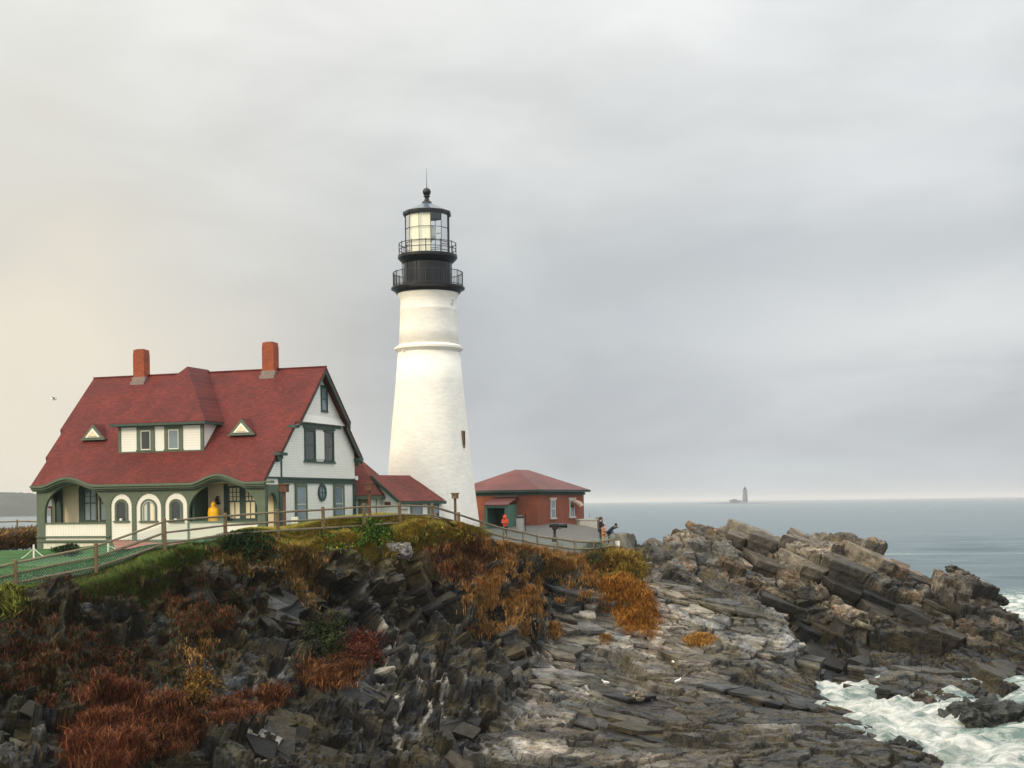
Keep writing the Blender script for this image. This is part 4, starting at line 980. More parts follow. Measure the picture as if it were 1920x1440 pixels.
    b.box(dx0 + .16, dx1 - .18, d0 - .05, d0 + .04, dzt - .14, dzt)
    b.build('dormer_trim', M_TRIM, dm)
    # hipped roof with soffit
    ex0, ex1, ey, ez = dx0 - .38, dx1 + .42, d0 - .45, 17.30; AX, AY, AZ = (ex0 + ex1) / 2, 4.75, 21.05
    b = MB(); b.add([(ex0, ey, ez), (ex1, ey, ez), (AX, AY, AZ), (AX, 7.3, AZ), (ex0, 4.3, ez + .0), (ex1, 4.3, ez + .0), (ex0, ey, ez - .05), (ex1, ey, ez - .05), (ex1, 4.2, ez - .05), (ex0, 4.2, ez - .05), (AX + 3.7, 7.3, 17.2), (AX - 3.7, 7.3, 17.2)],
                    [(0, 1, 2), (1, 5, 10, 3, 2), (0, 2, 3, 11, 4), (6, 9, 8, 7), (0, 6, 7, 1), (1, 7, 8, 5), (0, 4, 9, 6)])
    b.build('dormer_roof', M_SHING, dm)
    b = MB(); b.box(ex0 - .01, ex1 + .01, ey - .03, ey + .10, ez - .20, ez - .052); b.box(ex0, ex0 + .1, ey + .1, 3.2, ez - .2, ez - .053); b.box(ex1 - .1, ex1, ey + .1, 3.3, ez - .2, ez - .053); b.box(ex0 + .1, ex1 - .1, ey + .1, d0 + .02, ez - .18, ez - .12); b.box(ex1 - .4, ex1 - .1, d0, 3.3, ez - .18, ez - .12)
    b.build('dormer_eave', M_SHADE_TRIM, dm)
    for (xa, xb, gm, sm) in ((-9.75, -8.68, M_GLASS, M_WSASH), (-7.75, -6.66, M_GLASSG, M_WSASH)):
        f1 = MB(); y = d0
        f1.box(xa - .1, xa + .18, y - .07, y - .001, dzb + .02, dzt - .12); f1.box(xb - .18, xb + .1, y - .07, y - .001, dzb + .02, dzt - .12); f1.box(xa + .18, xb - .18, y - .07, y - .001, dzt - .36, dzt - .12); f1.box(xa - .14, xb + .14, y - .10, y - .001, dzb + .08, dzb + .16); f1.box(xa - .18, xb + .18, y - .08, y - .001, dzt - .12, dzt - .02)
        wn = f1.build('dormer_window', M_TRIM, dm)
        s1 = MB(); a_, b_, c_, e_ = xa + .18, xb - .18, dzb + .16, dzt - .36; t = .05
        s1.box(a_, a_ + t, y - .05, y - .002, c_, e_); s1.box(b_ - t, b_, y - .05, y - .002, c_, e_); s1.box(a_ + t, b_ - t, y - .05, y - .002, c_, c_ + t); s1.box(a_ + t, b_ - t, y - .05, y - .002, e_ - t, e_)
        s1.build('sash', sm, wn); g = MB(); g.box(a_ + t, b_ - t, y - .02, y - .004, c_ + t, e_ - t); g.build('pane', gm, wn)
    # --- small triangular eyebrow vents
    for cx_ in (-13.6, -2.84):
        v_ = MB(); yb, zb, w_, hh_ = 2.45, 16.42, .92, .98
        v_.add([(cx_ - w_, yb - .12, zb), (cx_ + w_, yb - .12, zb), (cx_, yb - .12, zb + hh_), (cx_, yb + 1.1, zb + hh_), (cx_ - w_, yb + .2, zb), (cx_ + w_, yb + .2, zb)],
               [(0, 1, 2), (0, 2, 3, 4), (1, 5, 3, 2), (0, 4, 5, 1)])
        vo = v_.build('eyebrow_vent', M_SHING, h)
        def tri(s, y_, zo, m_, nm, par):
            t_ = MB(); t_.prism([(cx_ - w_ * s, zb + zo), (cx_ + w_ * s, zb + zo), (cx_, zb + zo + hh_ * s)], y_ - .05, y_); return t_.build(nm, m_, par)
        tri(.97, yb - .12, .0, M_TRIM, 'surround', vo)
        t1 = tri(.60, yb - .172, .12, M_WSASH, 'vent_frame', vo); tri(.38, yb - .224, .19, M_CREAM, 'louvre', vo)
        b = MB(); b.box(cx_ - w_ * 1.0, cx_ + w_ * 1.0, yb - .24, yb - .10, zb - .05, zb + .02); b.build('vent_sill', M_TRIM, vo)
    return h
house = build_house()

# ------------------------------------------------------------------ lighthouse
def tower_mat():
    m = mat('white_rubble_masonry', (.84, .815, .745), .75, .06, 1.2)
    N, L = m.node_tree.nodes, m.node_tree.links; b = N['Principled BSDF']
    tc = N.new('ShaderNodeTexCoord'); mp = N.new('ShaderNodeMapping'); mp.inputs['Scale'].default_value = (1.6, 1.6, 3.6); L.new(tc.outputs['Object'], mp.inputs[0])
    v = N.new('ShaderNodeTexVoronoi'); v.inputs['Scale'].default_value = 1.1; L.new(mp.outputs[0], v.inputs[0])
    n = N.new('ShaderNodeTexNoise'); n.inputs['Scale'].default_value = 5; n.inputs['Detail'].default_value = 6; L.new(mp.outputs[0], n.inputs[0])
    a = N.new('ShaderNodeMath'); L.new(v.outputs[0], a.inputs[0]); L.new(n.outputs[0], a.inputs[1])
    bp = N.new('ShaderNodeBump'); bp.inputs['Strength'].default_value = .25; bp.inputs['Distance'].default_value = .06; L.new(a.outputs[0], bp.inputs['Height']); L.new(bp.outputs[0], b.inputs['Normal'])
    r = N.new('ShaderNodeValToRGB'); L.new(n.outputs[0], r.inputs[0]); r.color_ramp.elements[0].position = .30; r.color_ramp.elements[0].color = (.80, .76, .70, 1); r.color_ramp.elements[1].position = .42; r.color_ramp.elements[1].color = (1, 1, 1, 1)
    mx = N.new('ShaderNodeMixRGB'); mx.blend_type = 'MULTIPLY'; mx.inputs[0].default_value = .7
    src = b.inputs['Base Color'].links[0].from_socket; L.new(src, mx.inputs[1]); L.new(r.outputs[0], mx.inputs[2]); L.new(mx.outputs[0], b.inputs['Base Color'])
    return m
TX, TY = uv(808, 945)[0] / FPX * 100, 100.0
def zt(y_): return EYE + (945 - y_) / FPX * 100
def build_tower():
    t = thing('lighthouse', 'tall white stone lighthouse with black gallery drum and glazed lantern', 'lighthouse', (TX, TY, 0))
    px = 100 / FPX
    prof = [(zt(1010), 3.62), (zt(974), 3.44), (zt(890), 3.06), (zt(860), 2.97), (zt(796), 2.73), (zt(720), 2.43), (zt(662), 2.235)]
    b = MB(); b.lathe([(r_, z_) for z_, r_ in prof], 96); b.build('tower_shaft', tower_mat(), t, True)
    mt = MATS['white_rubble_masonry']
    b = MB(); b.lathe([(2.2, zt(663)), (2.30, zt(660)), (2.47, zt(656)), (2.47, zt(652)), (2.20, zt(648)), (2.1, zt(647))], 96); b.build('string_course', mt, t)
    prof = [(zt(648), 2.15), (zt(620), 2.10), (zt(584), 2.03), (zt(582), 2.06), (zt(580), 2.02), (zt(566), 2.0), (zt(560), 2.04), (zt(553), 2.2), (zt(549), 2.25)]
    b = MB(); b.lathe([(r_, z_) for z_, r_ in prof], 96); b.build('upper_shaft', mt, t, True)
    # window slit and small vents, cut as framed recess
    def on_shaft(pxx, pyy):
        z_ = zt(pyy); r_ = np.interp(z_, [zt(974), zt(890), zt(796), zt(662), zt(648), zt(560)], [3.44, 3.06, 2.73, 2.235, 2.13, 2.0]); s_ = (pxx - 808 + (945 - pyy) * .0134) / r_ / 26 ; return math.asin(max(-1, min(1, s_))), r_, z_
    def slot(pxx, y0_, y1_, w_, nm, fm, gm):
        a_, r_, _ = on_shaft(pxx, (y0_ + y1_) / 2); z0, z1 = zt(y1_), zt(y0_); lean = -.06
        m1 = Matrix.Rotation(a_, 4, 'Z') @ Matrix.Translation((0, -r_, 0))
        f1 = MB(); f1.M = m1; f1.box(-w_ / 2 - .07, -w_ / 2, -.10, .35, z0 - .05, z1 + .05); f1.box(w_ / 2, w_ / 2 + .07, -.10, .35, z0 - .05, z1 + .05); f1.box(-w_ / 2, w_ / 2, -.1, .35, z1, z1 + .06); f1.box(-w_ / 2, w_ / 2, -.14, .35, z0 - .08, z0)
        o = f1.build(nm, fm, t); g = MB(); g.M = m1; g.box(-w_ / 2, w_ / 2, -.05, .3, z0, z1); g.build('pane', gm, o)
    slot(869.5, 812, 840, .14, 'slit_window', M_WOOD, M_GLASS)
    slot(848.5, 566, 572, .12, 'vent_hole', M_WHITE, M_BLKP); slot(761, 657.5, 660.5, .08, 'vent_hole', mt, M_BLKP)
    # main gallery
    b = MB(); b.lathe([(2.0, zt(552)), (2.28, zt(551.5)), (2.45, zt(546)), (2.63, zt(543.5)), (2.66, zt(543)), (2.66, zt(540)), (1.7, zt(540))], 64); b.build('gallery_deck', M_BLACK, t)
    def railing(rad, z0, z1, nb, rails, thick, nm):
        r_ = MB()
        for zz in rails:
            r_.lathe([(rad - .025, zz - .02), (rad + .025, zz - .02), (rad + .025, zz + .02), (rad - .025, zz + .02)], 64, caps=False)
            r_.lathe([(rad + .025, zz - .02), (rad - .025, zz - .02)], 64, caps=False)
        for k in range(nb):
            a_ = 2 * math.pi * k / nb; big = (k % (nb // 12) == 0)
            r_.tube([(rad * math.cos(a_), rad * math.sin(a_), z0), (rad * math.cos(a_), rad * math.sin(a_), z1 + (.07 if big else 0))], .03 if big else thick, 4)
        return r_.build(nm, M_IRON, t)
    railing(2.50, zt(540), zt(512.5), 96, [zt(512.5), zt(537)], .010, 'gallery_railing')
    b = MB(); b.lathe([(1.76, zt(541)), (1.76, zt(538)), (1.72, zt(536)), (1.72, zt(492)), (1.76, zt(490)), (1.76, zt(487))], 48)
    for k in range(12):
        a_ = 2 * math.pi * k / 12 + .1; b.bar((1.725 * math.cos(a_), 1.725 * math.sin(a_), zt(540)), (1.725 * math.cos(a_), 1.725 * math.sin(a_), zt(490)), .05)
    b.build('watch_room', M_BLACK, t, False)
    b = MB(); b.tube([(-1.73, -.75, zt(538)), (-1.80, -.72, zt(494))], .03); b.build('down_pipe', M_BLACK, t)
    b = MB(); b.lathe([(1.70, zt(496)), (1.90, zt(492)), (2.05, zt(488)), (2.15, zt(485)), (2.15, zt(480)), (1.4, zt(479))], 48); b.build('lantern_deck', M_BLACK, t)
    railing(2.05, zt(480), zt(458), 12, [zt(458), zt(469)], .02, 'lantern_railing')
    # lantern room: twelve sides
    a0 = R(12); n = 12; rl = 1.60; zb, zc = zt(479), zt(405)
    cornr = [(rl * math.cos(a0 + k * R(30)), rl * math.sin(a0 + k * R(30))) for k in range(n)]
    b = MB()
    for k in range(n):
        p, q = cornr[k], cornr[(k + 1) % n]
        b.tube([(p[0], p[1], zb), (p[0], p[1], zc)], .024, 6)
        for zz in (zb + .05, zt(457), zt(431), zc - .03): b.bar((p[0], p[1], zz), (q[0], q[1], zz), .032)
    b.build('lantern_frame', M_IRON, t)
    gm = bpy.data.materials.new('lantern_glass'); gm.use_nodes = True; N, L = gm.node_tree.nodes, gm.node_tree.links; pb = N['Principled BSDF']
    gl = N.new('ShaderNodeBsdfGlossy'); gl.inputs['Roughness'].default_value = .02; tr = N.new('ShaderNodeBsdfTransparent'); tr.inputs[0].default_value = (.96, .98, .98, 1); fz = N.new('ShaderNodeFresnel'); mx = N.new('ShaderNodeMixShader')
    L.new(fz.outputs[0], mx.inputs[0]); L.new(tr.outputs[0], mx.inputs[1]); L.new(gl.outputs[0], mx.inputs[2]); L.new(mx.outputs[0], N['Material Output'].inputs[0]); N.remove(pb)
    bl = mat('lit_cream_storm_blind', (.92, .87, .70), .5, .03, 2)  # cream raised in the colour so the blinds look lit
    for k in range(n):
        p, q = cornr[k], cornr[(k + 1) % n]; s_ = .985
        g = MB(); g.add([(p[0] * s_, p[1] * s_, zb), (q[0] * s_, q[1] * s_, zb), (q[0] * s_, q[1] * s_, zc), (p[0] * s_, p[1] * s_, zc)], [(0, 1, 2, 3)]); g.build('lantern_pane', gm, t)
        mid = math.degrees(a0 + (k + .5) * R(30)) % 360
        if 145 <= mid < 286:
            s2 = .93; c_ = MB(); c_.add([(p[0] * s2, p[1] * s2, zb + .05), (q[0] * s2, q[1] * s2, zb + .05), (q[0] * s2, q[1] * s2, zc - .02), (p[0] * s2, p[1] * s2, zc - .02),
                                      (p[0] * s2 * .98, p[1] * s2 * .98, zb + .05), (q[0] * s2 * .98, q[1] * s2 * .98, zb + .05), (q[0] * s2 * .98, q[1] * s2 * .98, zc - .02), (p[0] * s2 * .98, p[1] * s2 * .98, zc - .02)],
                                      [(0, 1, 2, 3), (7, 6, 5, 4), (0, 4, 5, 1), (3, 2, 6, 7), (0, 3, 7, 4), (1, 5, 6, 2)]); c_.build('storm_blind', bl, t)
    b = MB(); b.lathe([(.18, zb - .05), (.18, zb + .9), (.30, zb + .95), (.30, zb + 1.05)], 16); b.build('lens_pedestal', M_TRIM, t)
    b = MB(); b.lathe([(.28, zb + 1.05), (.52, zb + 1.15), (.62, zb + 1.45), (.62, zb + 1.75), (.50, zb + 2.05), (.25, zb + 2.2)], 24); b.build('lens', M_WSASH, t, True)
    b = MB(); b.lathe([(1.45, zt(404)), (1.74, zt(405)), (1.76, zt(404)), (1.76, zt(399)), (1.70, zt(398))], 12, a0=a0); b.build('lantern_cornice', M_BLACK, t)
    b = MB(); b.lathe([(1.72, zt(399)), (1.1, zt(391.5)), (.36, zt(382)), (.36, zt(380))], 12, a0=a0); b.build('lantern_roof', mat('slate_blue_metal', (.085, .11, .14), .3, .3, 2, spec=.5), t)
    b = MB(); b.lathe([(.36, zt(382)), (.34, zt(378.5)), (.26, zt(378)), (.17, zt(374)), (.15, zt(370)), (.24, zt(369)), (.24, zt(367.5)), (.15, zt(366)), (.17, zt(364))] + [(.30 * math.sin(a_), zt(360) - .30 * math.cos(a_)) for a_ in [R(35 + 16 * k) for k in range(10)]], 20)
    b.build('ventilator_ball', M_BLACK, t, True)
    b = MB(); b.tube([(0, 0, zt(353.5)), (0, 0, zt(345)), (0, 0, zt(316))], [.035, .022, .008], 5); b.build('lightning_rod', M_IRON, t)
build_tower()

# ------------------------------------------------------------------ small buildings
def shed_a():
    o = thing('kitchen_wing', 'small white wing with red hipped roof tucked behind the houses gable end', 'wing', (HX, HY, 0), -TH)
    y0 = 12.6
    b = MB(); b.box(-3.0, 1.50, y0, y0 + 3.5, 9.0, 12.42); b.build('wall', M_SIDE, o)
    b = MB(); b.add([(-3.2, y0 - .3, 12.62), (1.80, y0 - .3, 12.62), (1.8, y0 + 3.8, 12.62), (-3.2, y0 + 3.8, 12.62), (-.55, y0 + 1.75, 15.2), (-2.0, y0 + 1.75, 15.2)], [(0, 1, 4, 5), (1, 2, 4), (2, 3, 5, 4), (3, 0, 5), (0, 3, 2, 1)]); b.build('roof', M_SHED_ROOF, o)
    b = MB(); b.box(-3.2, 1.80, y0 - .33, y0 - .02, 12.38, 12.60); b.box(1.51, 1.83, y0 - .02, y0 + 3.8, 12.38, 12.60); b.build('fascia', M_TRIM, o)
    b = MB(); b.box(.12, .28, y0 - .05, y0, 10.0, 12.4); b.box(-.45, -.30, y0 - .05, y0, 10.0, 12.4); b.build('corner_board', M_TRIM, o)
    d = MB(); d.box(.30, .95, y0 - .07, y0 - .001, 9.6, 12.35); d = d.build('door', M_WOODG, o)
    g = MB(); g.box(.42, .83, y0 - .09, y0 - .071, 11.1, 12.1); g.build('pane', M_GLASSG, d)
    g = MB(); g.tube([(1.47, y0 - .06, 9.3), (1.47, y0 - .06, 12.4)], .035); g.build('downpipe', M_TRIM, o)
shed_a()
def shed_b():
    ph = R(50); Yc = 93.0; c0 = W(751, 985, Yc)
    # local frame: x along the ridge (right and away), y = -gable direction; the visible front corner is the origin
    o = thing('entry_shed', 'low white shed with red roof and brown rakes leaning on the lighthouse foot', 'shed', (c0[0], Yc, 0), ph)
    zE = W(751, 939, Yc)[2]; zR = W(700, 890.6, Yc + 1.3)[2]; hw = 2.45; Lr = 3.5; z0 = 9.0
    b = MB(); b.prism([(0, z0), (2 * hw, z0), (2 * hw, zE), (hw, zR - .12), (0, zE)], 0, .2, 'x'); b.build('gable_wall', M_WHITE, o)
    b = MB(); b.box(.2, 4.1, .0, .2, z0, zE); b.box(.2, 4.1, 2 * hw - .2, 2 * hw, z0, zE); b.build('side_wall', M_WHITE, o)
    e = .25
    b = MB(); zEE = zE - .02
    for dz in (0.0, -.14):
        b.add([(-e, -e, zEE + dz), (4.25, -e, zEE + dz), (Lr, hw, zR + dz), (-e, hw, zR + dz), (-e, 2 * hw + e, zEE + dz), (4.25, 2 * hw + e, zEE + dz)], [(0, 1, 2, 3), (3, 2, 5, 4), (1, 5, 2)])
    b.build('roof', M_SHED_ROOF, o)
    b = MB(); b.prism([(-e, zEE - .26), (hw, zR - .30), (hw, zR - .01), (-e, zEE - .01)], -e - .05, -e + .02, 'x'); b.prism([(hw, zR - .30), (2 * hw + e, zEE - .26), (2 * hw + e, zEE - .01), (hw, zR - .01)], -e - .05, -e + .02, 'x')
    b.build('bargeboard', M_SHADE_TRIM, o)
    b = MB(); b.box(-e, 4.25, -e - .05, -e + .03, zEE - .22, zEE - .02); b.build('fascia', M_SHADE_TRIM, o)
    for (xa, xb, nm) in ((.95, 2.1, 'door'), (2.65, 3.75, 'window')):
        d = MB(); d.box(xa, xb, -.06, -.002, 9.7 if nm == 'door' else 10.6, zE - .12); d = d.build(nm, M_WOODG, o)
        g = MB(); g.box(xa + .15, xb - .15, -.075, -.061, 11.0, zE - .35); g.build('pane', M_GLASSG, d)
        g = MB(); g.box(xa + .1, xb - .1, -.16, -.001, zE - .11, zE - .03); g.build('lintel', M_BROWN, d)
    b = MB(); b.box(-.14, -.001, .9, 1.35, W(724, 947, Yc)[2], W(724, 941, Yc)[2]); b.build('wall_lamp', M_BROWN, o)
shed_b()
def bench(px, py, Y):
    p = W(px, py, Y); z = p[2]
    o = thing('bench', 'pale wooden bench against the white shed wall behind the rail fence', 'bench', (p[0], Y, z), R(15))
    b = MB(); b.box(-.9, .9, -.25, .2, .42, .48); b.build('seat', M_CONC, o)
    b = MB(); b.box(-.9, .9, .2, .25, .55, .9); b.build('backrest', M_CONC, o)
    for sx in (-.75, .75):
        b = MB(); b.box(sx - .05, sx + .05, -.2, .25, 0, .42); b.box(sx - .05, sx + .05, .251, .30, 0, .9); b.build('leg', M_CONC, o)
bench(722, 990, 90)
def fog_house():
    d1 = Vector((3.8, 7.0, 0)).normalized(); ang = math.atan2(d1.y, d1.x)
    c0 = W(1010, 999.7, 105)
    o = thing('fog_signal_building', 'square red brick building with hipped red roof right of the lighthouse', 'brick building', (c0[0], 105, 0), ang)
    # local x runs back along the right wall (8 m); local y points left along the front-left wall (7 m)
    zb, ze, zr = 9.2, 12.92, 14.62; LX, LY = 8.0, 7.0
    b = MB(); b.box(0, LX, 0, LY, zb, ze); b.build('wall', M_BRICK, o)
    e = .38
    b = MB(); x0, x1, y0, y1 = -e, LX + e, -e, LY + e
    b.add([(x0, y0, ze + .06), (x1, y0, ze + .06), (x1, y1, ze + .06), (x0, y1, ze + .06), (2.9, LY / 2, zr), (5.1, LY / 2, zr)], [(0, 1, 5, 4), (1, 2, 5), (2, 3, 4, 5), (3, 0, 4), (0, 3, 2, 1)]); b.build('roof', M_METALROOF, o)
    b = MB(); b.box(x0 - .04, x1 + .04, y0 - .04, y0 + .1, ze - .12, ze + .055); b.box(x0 - .04, x0 + .1, y0 + .1, y1, ze - .12, ze + .055); b.box(-.09, LX + .09, -.09, -.002, ze - .34, ze - .13); b.box(-.09, -.002, 0, LY, ze - .34, ze - .13); b.build('cornice', M_SHADE_TRIM, o)
    b = MB(); b.box(-.14, LX + .1, -.14, -.003, zb, zb + .62); b.box(-.14, -.003, 0, LY, zb, zb + .62); b.build('plinth', M_BRICK, o)
    def loc(px, py):   # onto the right wall plane (local y = 0)
        a_ = uv(px, py)[0] / FPX; t = (c0[0] * -d1.y + 105 * d1.x) / (a_ * -d1.y + d1.x); P_ = Vector((a_ * t, t)); return (P_ - Vector((c0[0], 105))).dot(Vector((d1.x, d1.y))), EYE + uv(px, py)[1] / FPX * t
    for (xa, xb, ya, yb_) in ((1031.5, 1041, 937, 970), (1067, 1077, 937, 968)):
        X0_, Z1_ = loc(xa, ya); X1_, Z0_ = loc(xb, yb_)
        f1 = MB(); f1.box(X0_, X0_ + .1, -.06, 0.0, Z0_, Z1_); f1.box(X1_ - .1, X1_, -.06, 0, Z0_, Z1_); f1.box(X0_ + .1, X1_ - .1, -.06, 0, Z1_ - .1, Z1_); f1.box(X0_ + .1, X1_ - .1, -.05, 0, (Z0_ + Z1_) / 2 - .04, (Z0_ + Z1_) / 2 + .04); wn = f1.build('window', M_SASH, o)
        g = MB(); g.box(X0_ + .1, X1_ - .1, -.02, -.004, Z0_, Z1_ - .1); g.build('pane', M_GLASSG, wn)
        g = MB(); g.box(X0_ - .15, X1_ + .15, -.10, -.002, Z1_ + .002, Z1_ + .16); g.build('lintel', M_CONC, wn)
        g = MB(); g.box(X0_ - .12, X1_ + .12, -.12, -.002, Z0_ - .14, Z0_ - .002); g.build('sill', M_CONC, wn)
    # fog horn hood
    X0_, Z1_ = loc(1070, 938); X1_, Z0_ = loc(1088, 955)
    b = MB(); pts = [(X0_ + .35, -.02, Z1_ - .12), (X0_ + .42, -.28, Z1_ - .15), (X0_ + .55, -.5, Z1_ - .3), (X0_ + .62, -.6, Z1_ - .5)]
    b.tube(pts, [.14, .18, .22, .25], 14, cap=False); ho = b.build('fog_horn_hood', mat('pale_pink_horn', (.55, .38, .30), .6, .1, 5), o, True)
    b = MB(); b.tube([(X0_ + .1, -.02, Z1_ - .35), (X0_ + .2, -.25, Z1_ - .45)], [.2, .2], 12); b.build('horn_mouth', M_BROWN, o)
    # porch shed with green sides on the front-left wall (local x = 0 plane, projecting to -x)
    def locl(px, py, off=0.0):
        n_ = Vector((-d1.y, d1.x)); a_ = uv(px, py)[0] / FPX; t = ((c0[0] - off * d1.x) * d1.x + (105 - off * d1.y) * d1.y) / (a_ * d1.x + d1.y); P_ = Vector((a_ * t, t)); return (P_ - Vector((c0[0], 105))).dot(n_), EYE + uv(px, py)[1] / FPX * t
    ya, zt_ = locl(951, 946, 1.6); yb2, _ = locl(910, 946, 1.6); zi = locl(955, 932)[1]
    b = MB(); b.box(-1.55, -.003, ya, ya + .1, zb, zt_ - .002); b.box(-1.6, -1.5, ya + .101, ya + .22, zb, zt_ - .24); b.box(-1.6, -1.5, yb2 - .15, yb2, zb, zt_ - .24); b.box(-1.6, -1.5, ya + .101, yb2, zt_ - .24, zt_ - .004); b.box(-1.55, -.003, yb2 + .001, yb2 + .1, zb, zt_ - .002); so = b.build('entrance_shed', mat('sea_green_board', (.10, .20, .15), .6, .1, 3, kind='clap'), o)
    b = MB(); b.add([(-1.75, ya - .1, zt_), (-1.75, yb2 + .15, zt_), (0, yb2 + .15, zi), (0, ya - .1, zi), (-1.75, ya - .1, zt_ - .07), (-1.75, yb2 + .15, zt_ - .07), (0, yb2 + .15, zi - .07), (0, ya - .1, zi - .07)], [(0, 1, 2, 3), (4, 7, 6, 5), (0, 4, 5, 1), (0, 3, 7, 4), (1, 5, 6, 2)]); b.build('shed_roof', M_METALROOF, so)
    b = MB(); b.box(-.10, -.02, ya + .15, yb2 - .1, zb, zt_ - .3); b.build('doorway', M_SHADE_BOARD, so)
    # bunting-like row of pale panels above the shed roof
    b = MB(); 
    for k in range(7):
        yy = ya + (yb2 - ya) * (k + .5) / 7; b.box(-.06, -.004, yy - .19, yy + .17, zi + .02, zi + .30 + .06 * (k % 2))
    b.build('wall_slats', M_FLASH, o)
fog_house()

# ------------------------------------------------------------------ fences
def fence(name, label, posts, Ys, bases, hts, rails, wm, wr, mesh_to, cat='fence', pr=.105):
    P0 = W(posts[0], 1000, Ys[0]); root = thing(name, label, cat, (P0[0], Ys[0], 0)); off = Vector((P0[0], Ys[0], 0))
    tops = []; bs = []
    for (px, Y, by_, ty_) in zip(posts, Ys, bases, hts):
        b_ = Vector(W(px, by_, Y)); t_ = Vector(W(px, ty_, Y)); t_.x = b_.x + random.uniform(-.02, .02); tops.append(t_); bs.append(b_)
        m_ = MB(); m_.tube([b_ - off - Vector((0, 0, .8)), b_ - off + Vector((0, 0, .2)), t_ - off - Vector((0, 0, .03)), t_ - off], [pr, pr * .98, pr * .92, pr * .6], 8)
        m_.build('post', wm, root)
    for i in range(len(posts) - 1):
        for fr_ in rails:
            a_ = tops[i].lerp(bs[i], fr_) - off; b_ = tops[i + 1].lerp(bs[i + 1], fr_) - off; d_ = (b_ - a_).normalized(); mid = (a_ + b_) / 2 + Vector((0, 0, random.uniform(-.03, .02)))
            m_ = MB(); w_ = random.uniform(.055, .07); m_.tube([a_ - d_ * .08, mid, b_ + d_ * .08], [w_ * .8, w_, w_ * .8], 7); m_.build('rail', wr, root)
        if i < mesh_to:
            a_, b_ = tops[i] - off, tops[i + 1] - off; a2, b2 = bs[i] - off, bs[i + 1] - off; m_ = MB(); s_ = .14
            ln = (b_ - a_).length; hh = 1.12; n_ = int((ln + hh) / s_); fw = Vector((0, .06, 0))
            for k in range(-int(hh / s_), int(ln / s_) + 1):
                for sg in (1, -1):
                    u0, u1 = k * s_, k * s_ + hh; h0, h1 = 0.0, hh
                    if u0 < 0: h0 = -u0; u0 = 0
                    if u1 > ln: h1 -= (u1 - ln); u1 = ln
                    if u1 - u0 < .05: continue
                    if sg < 0: h0, h1 = hh - h0, hh - h1
                    p_ = a2.lerp(b2, u0 / ln) + Vector((0, 0, h0 + .05)) + fw; q_ = a2.lerp(b2, u1 / ln) + Vector((0, 0, h1 + .05)) + fw
                    m_.tube([p_, q_], .008, 3, cap=False)
            m_.build('wire_mesh', M_MESHW, root)
    return root, tops, bs
F1p = [-45] + [29.5, 180.5, 309, 422.7, 521, 606.6, 683, 750, 811, 860.7, 904.5]
F1Y = [61.0] + [62, 64, 66, 70, 73, 76, 78, 80, 82, 84, 87]
F1b = [1124] + [1104, 1075, 1031, 1012, 1005, 1000, 993, 987, 988, 997, 1012]
F1t = [1066] + [1049, 1017.6, 970.7, 961.6, 954.5, 950, 944, 942.4, 944, 960, 974.5]
for i in range(7, 11): F1b[i] += 3
fence('rail_fence', 'weathered three rail wooden fence with wire mesh climbing the hill before the house', F1p, F1Y, F1b, F1t, (.12, .47, .80), M_WOOD, M_WOODG, 4)
F2p = [904.6, 944.4, 981, 1008, 1045.6, 1077.5, 1114, 1152.5]
fence('overlook_fence', 'grey rail and mesh fence dropping past the brick building to the overlook', [908] + F2p[1:], [87.3, 88, 88.8, 89.5, 90.3, 91, 91.8, 92.5], [1014, 1027, 1032, 1037, 1042, 1048, 1044, 1036],
      [976, 987, 995, 1002, 1007, 1012, 1014, 1008], (.10, .50, .85), M_WOODG, M_WOODG, 7, pr=.06)
fence('field_fence', 'thin rail fence on the far left beyond the lawn and brush', [-60, 33, 78], [100, 100, 99.5], [1012, 1010, 1008], [976, 974, 975], (.10, .5), M_WOODG, M_WOODG, 0, pr=.07)

# rope barriers on white stakes
def stake(px, yt, yb_, Y, which, L_, Rr):
    p = W(px, yb_, Y); zt_ = W(px, yt, Y)[2]; gz = hz(p[0], Y)
    o = thing('rope_stake', which, 'rope stake', (p[0], Y, gz), 0, 'white rope stakes on the lawn')
    b = MB(); b.tube([(0, 0, -.15), (0, 0, zt_ - gz)], .055, 8); b.build('stake', M_WHITE, o)
    for dx_, in ((L_,), (Rr,)):
        if not dx_: continue
        pts = [(dx_ * t, -.06 + .5 * (t * t) * 0, (zt_ - gz) * .72 * (1 - t) ** 1.3 + .02) for t in [k / 8 for k in range(9)]]
        b = MB(); b.tube(pts, .022, 5); b.build('rope', M_WHITE, o)
stake(63.5, 1021, 1038, 79, 'white stake with guy ropes on the lawn left of the house corner', -.7, .75)
stake(203, 1019, 1034, 80, 'white stake with rope at the start of the brick paving', .9, 0)
stake(316, 1017, 1032, 78.5, 'white stake just behind the tall fence post, beside the brick paving', 0, .5)

# lamp posts with brown boxes
def box_lamp(px, yt, yb_, Y, bw, bh, label, dark=False, tee=False, bm_=None):
    p = W(px, yb_, Y); zt_ = W(px, yt, Y)[2]; base = p[2] - .4
    o = thing('floodlight_post', label, 'floodlight post', (p[0], Y, base), R(random.uniform(-20, 10)), 'brown floodlight boxes on posts')
    b = MB(); b.bar((0, 0, 0), (0, 0, zt_ - base - bh * (.9 if not tee else .4)), .13 if not tee else .09); b.build('post', M_BLKP if dark else M_BROWN, o)
    b = MB(); b.box(-bw / 2, bw / 2, -.22, .22, zt_ - base - bh, zt_ - base - .07); b.box(-bw / 2 - .05, bw / 2 + .05, -.27, .27, zt_ - base - .07, zt_ - base); b.build('lamp_box', bm_ or M_BROWN, o, bevel=.01)
box_lamp(534, 907, 1004, 76, .42, .46, 'brown box on a tall dark post at the right corner of the houses porch')
box_lamp(693.5, 905, 987, 79.5, .42, .46, 'brown box on a rusty dark post before the red roofed shed')
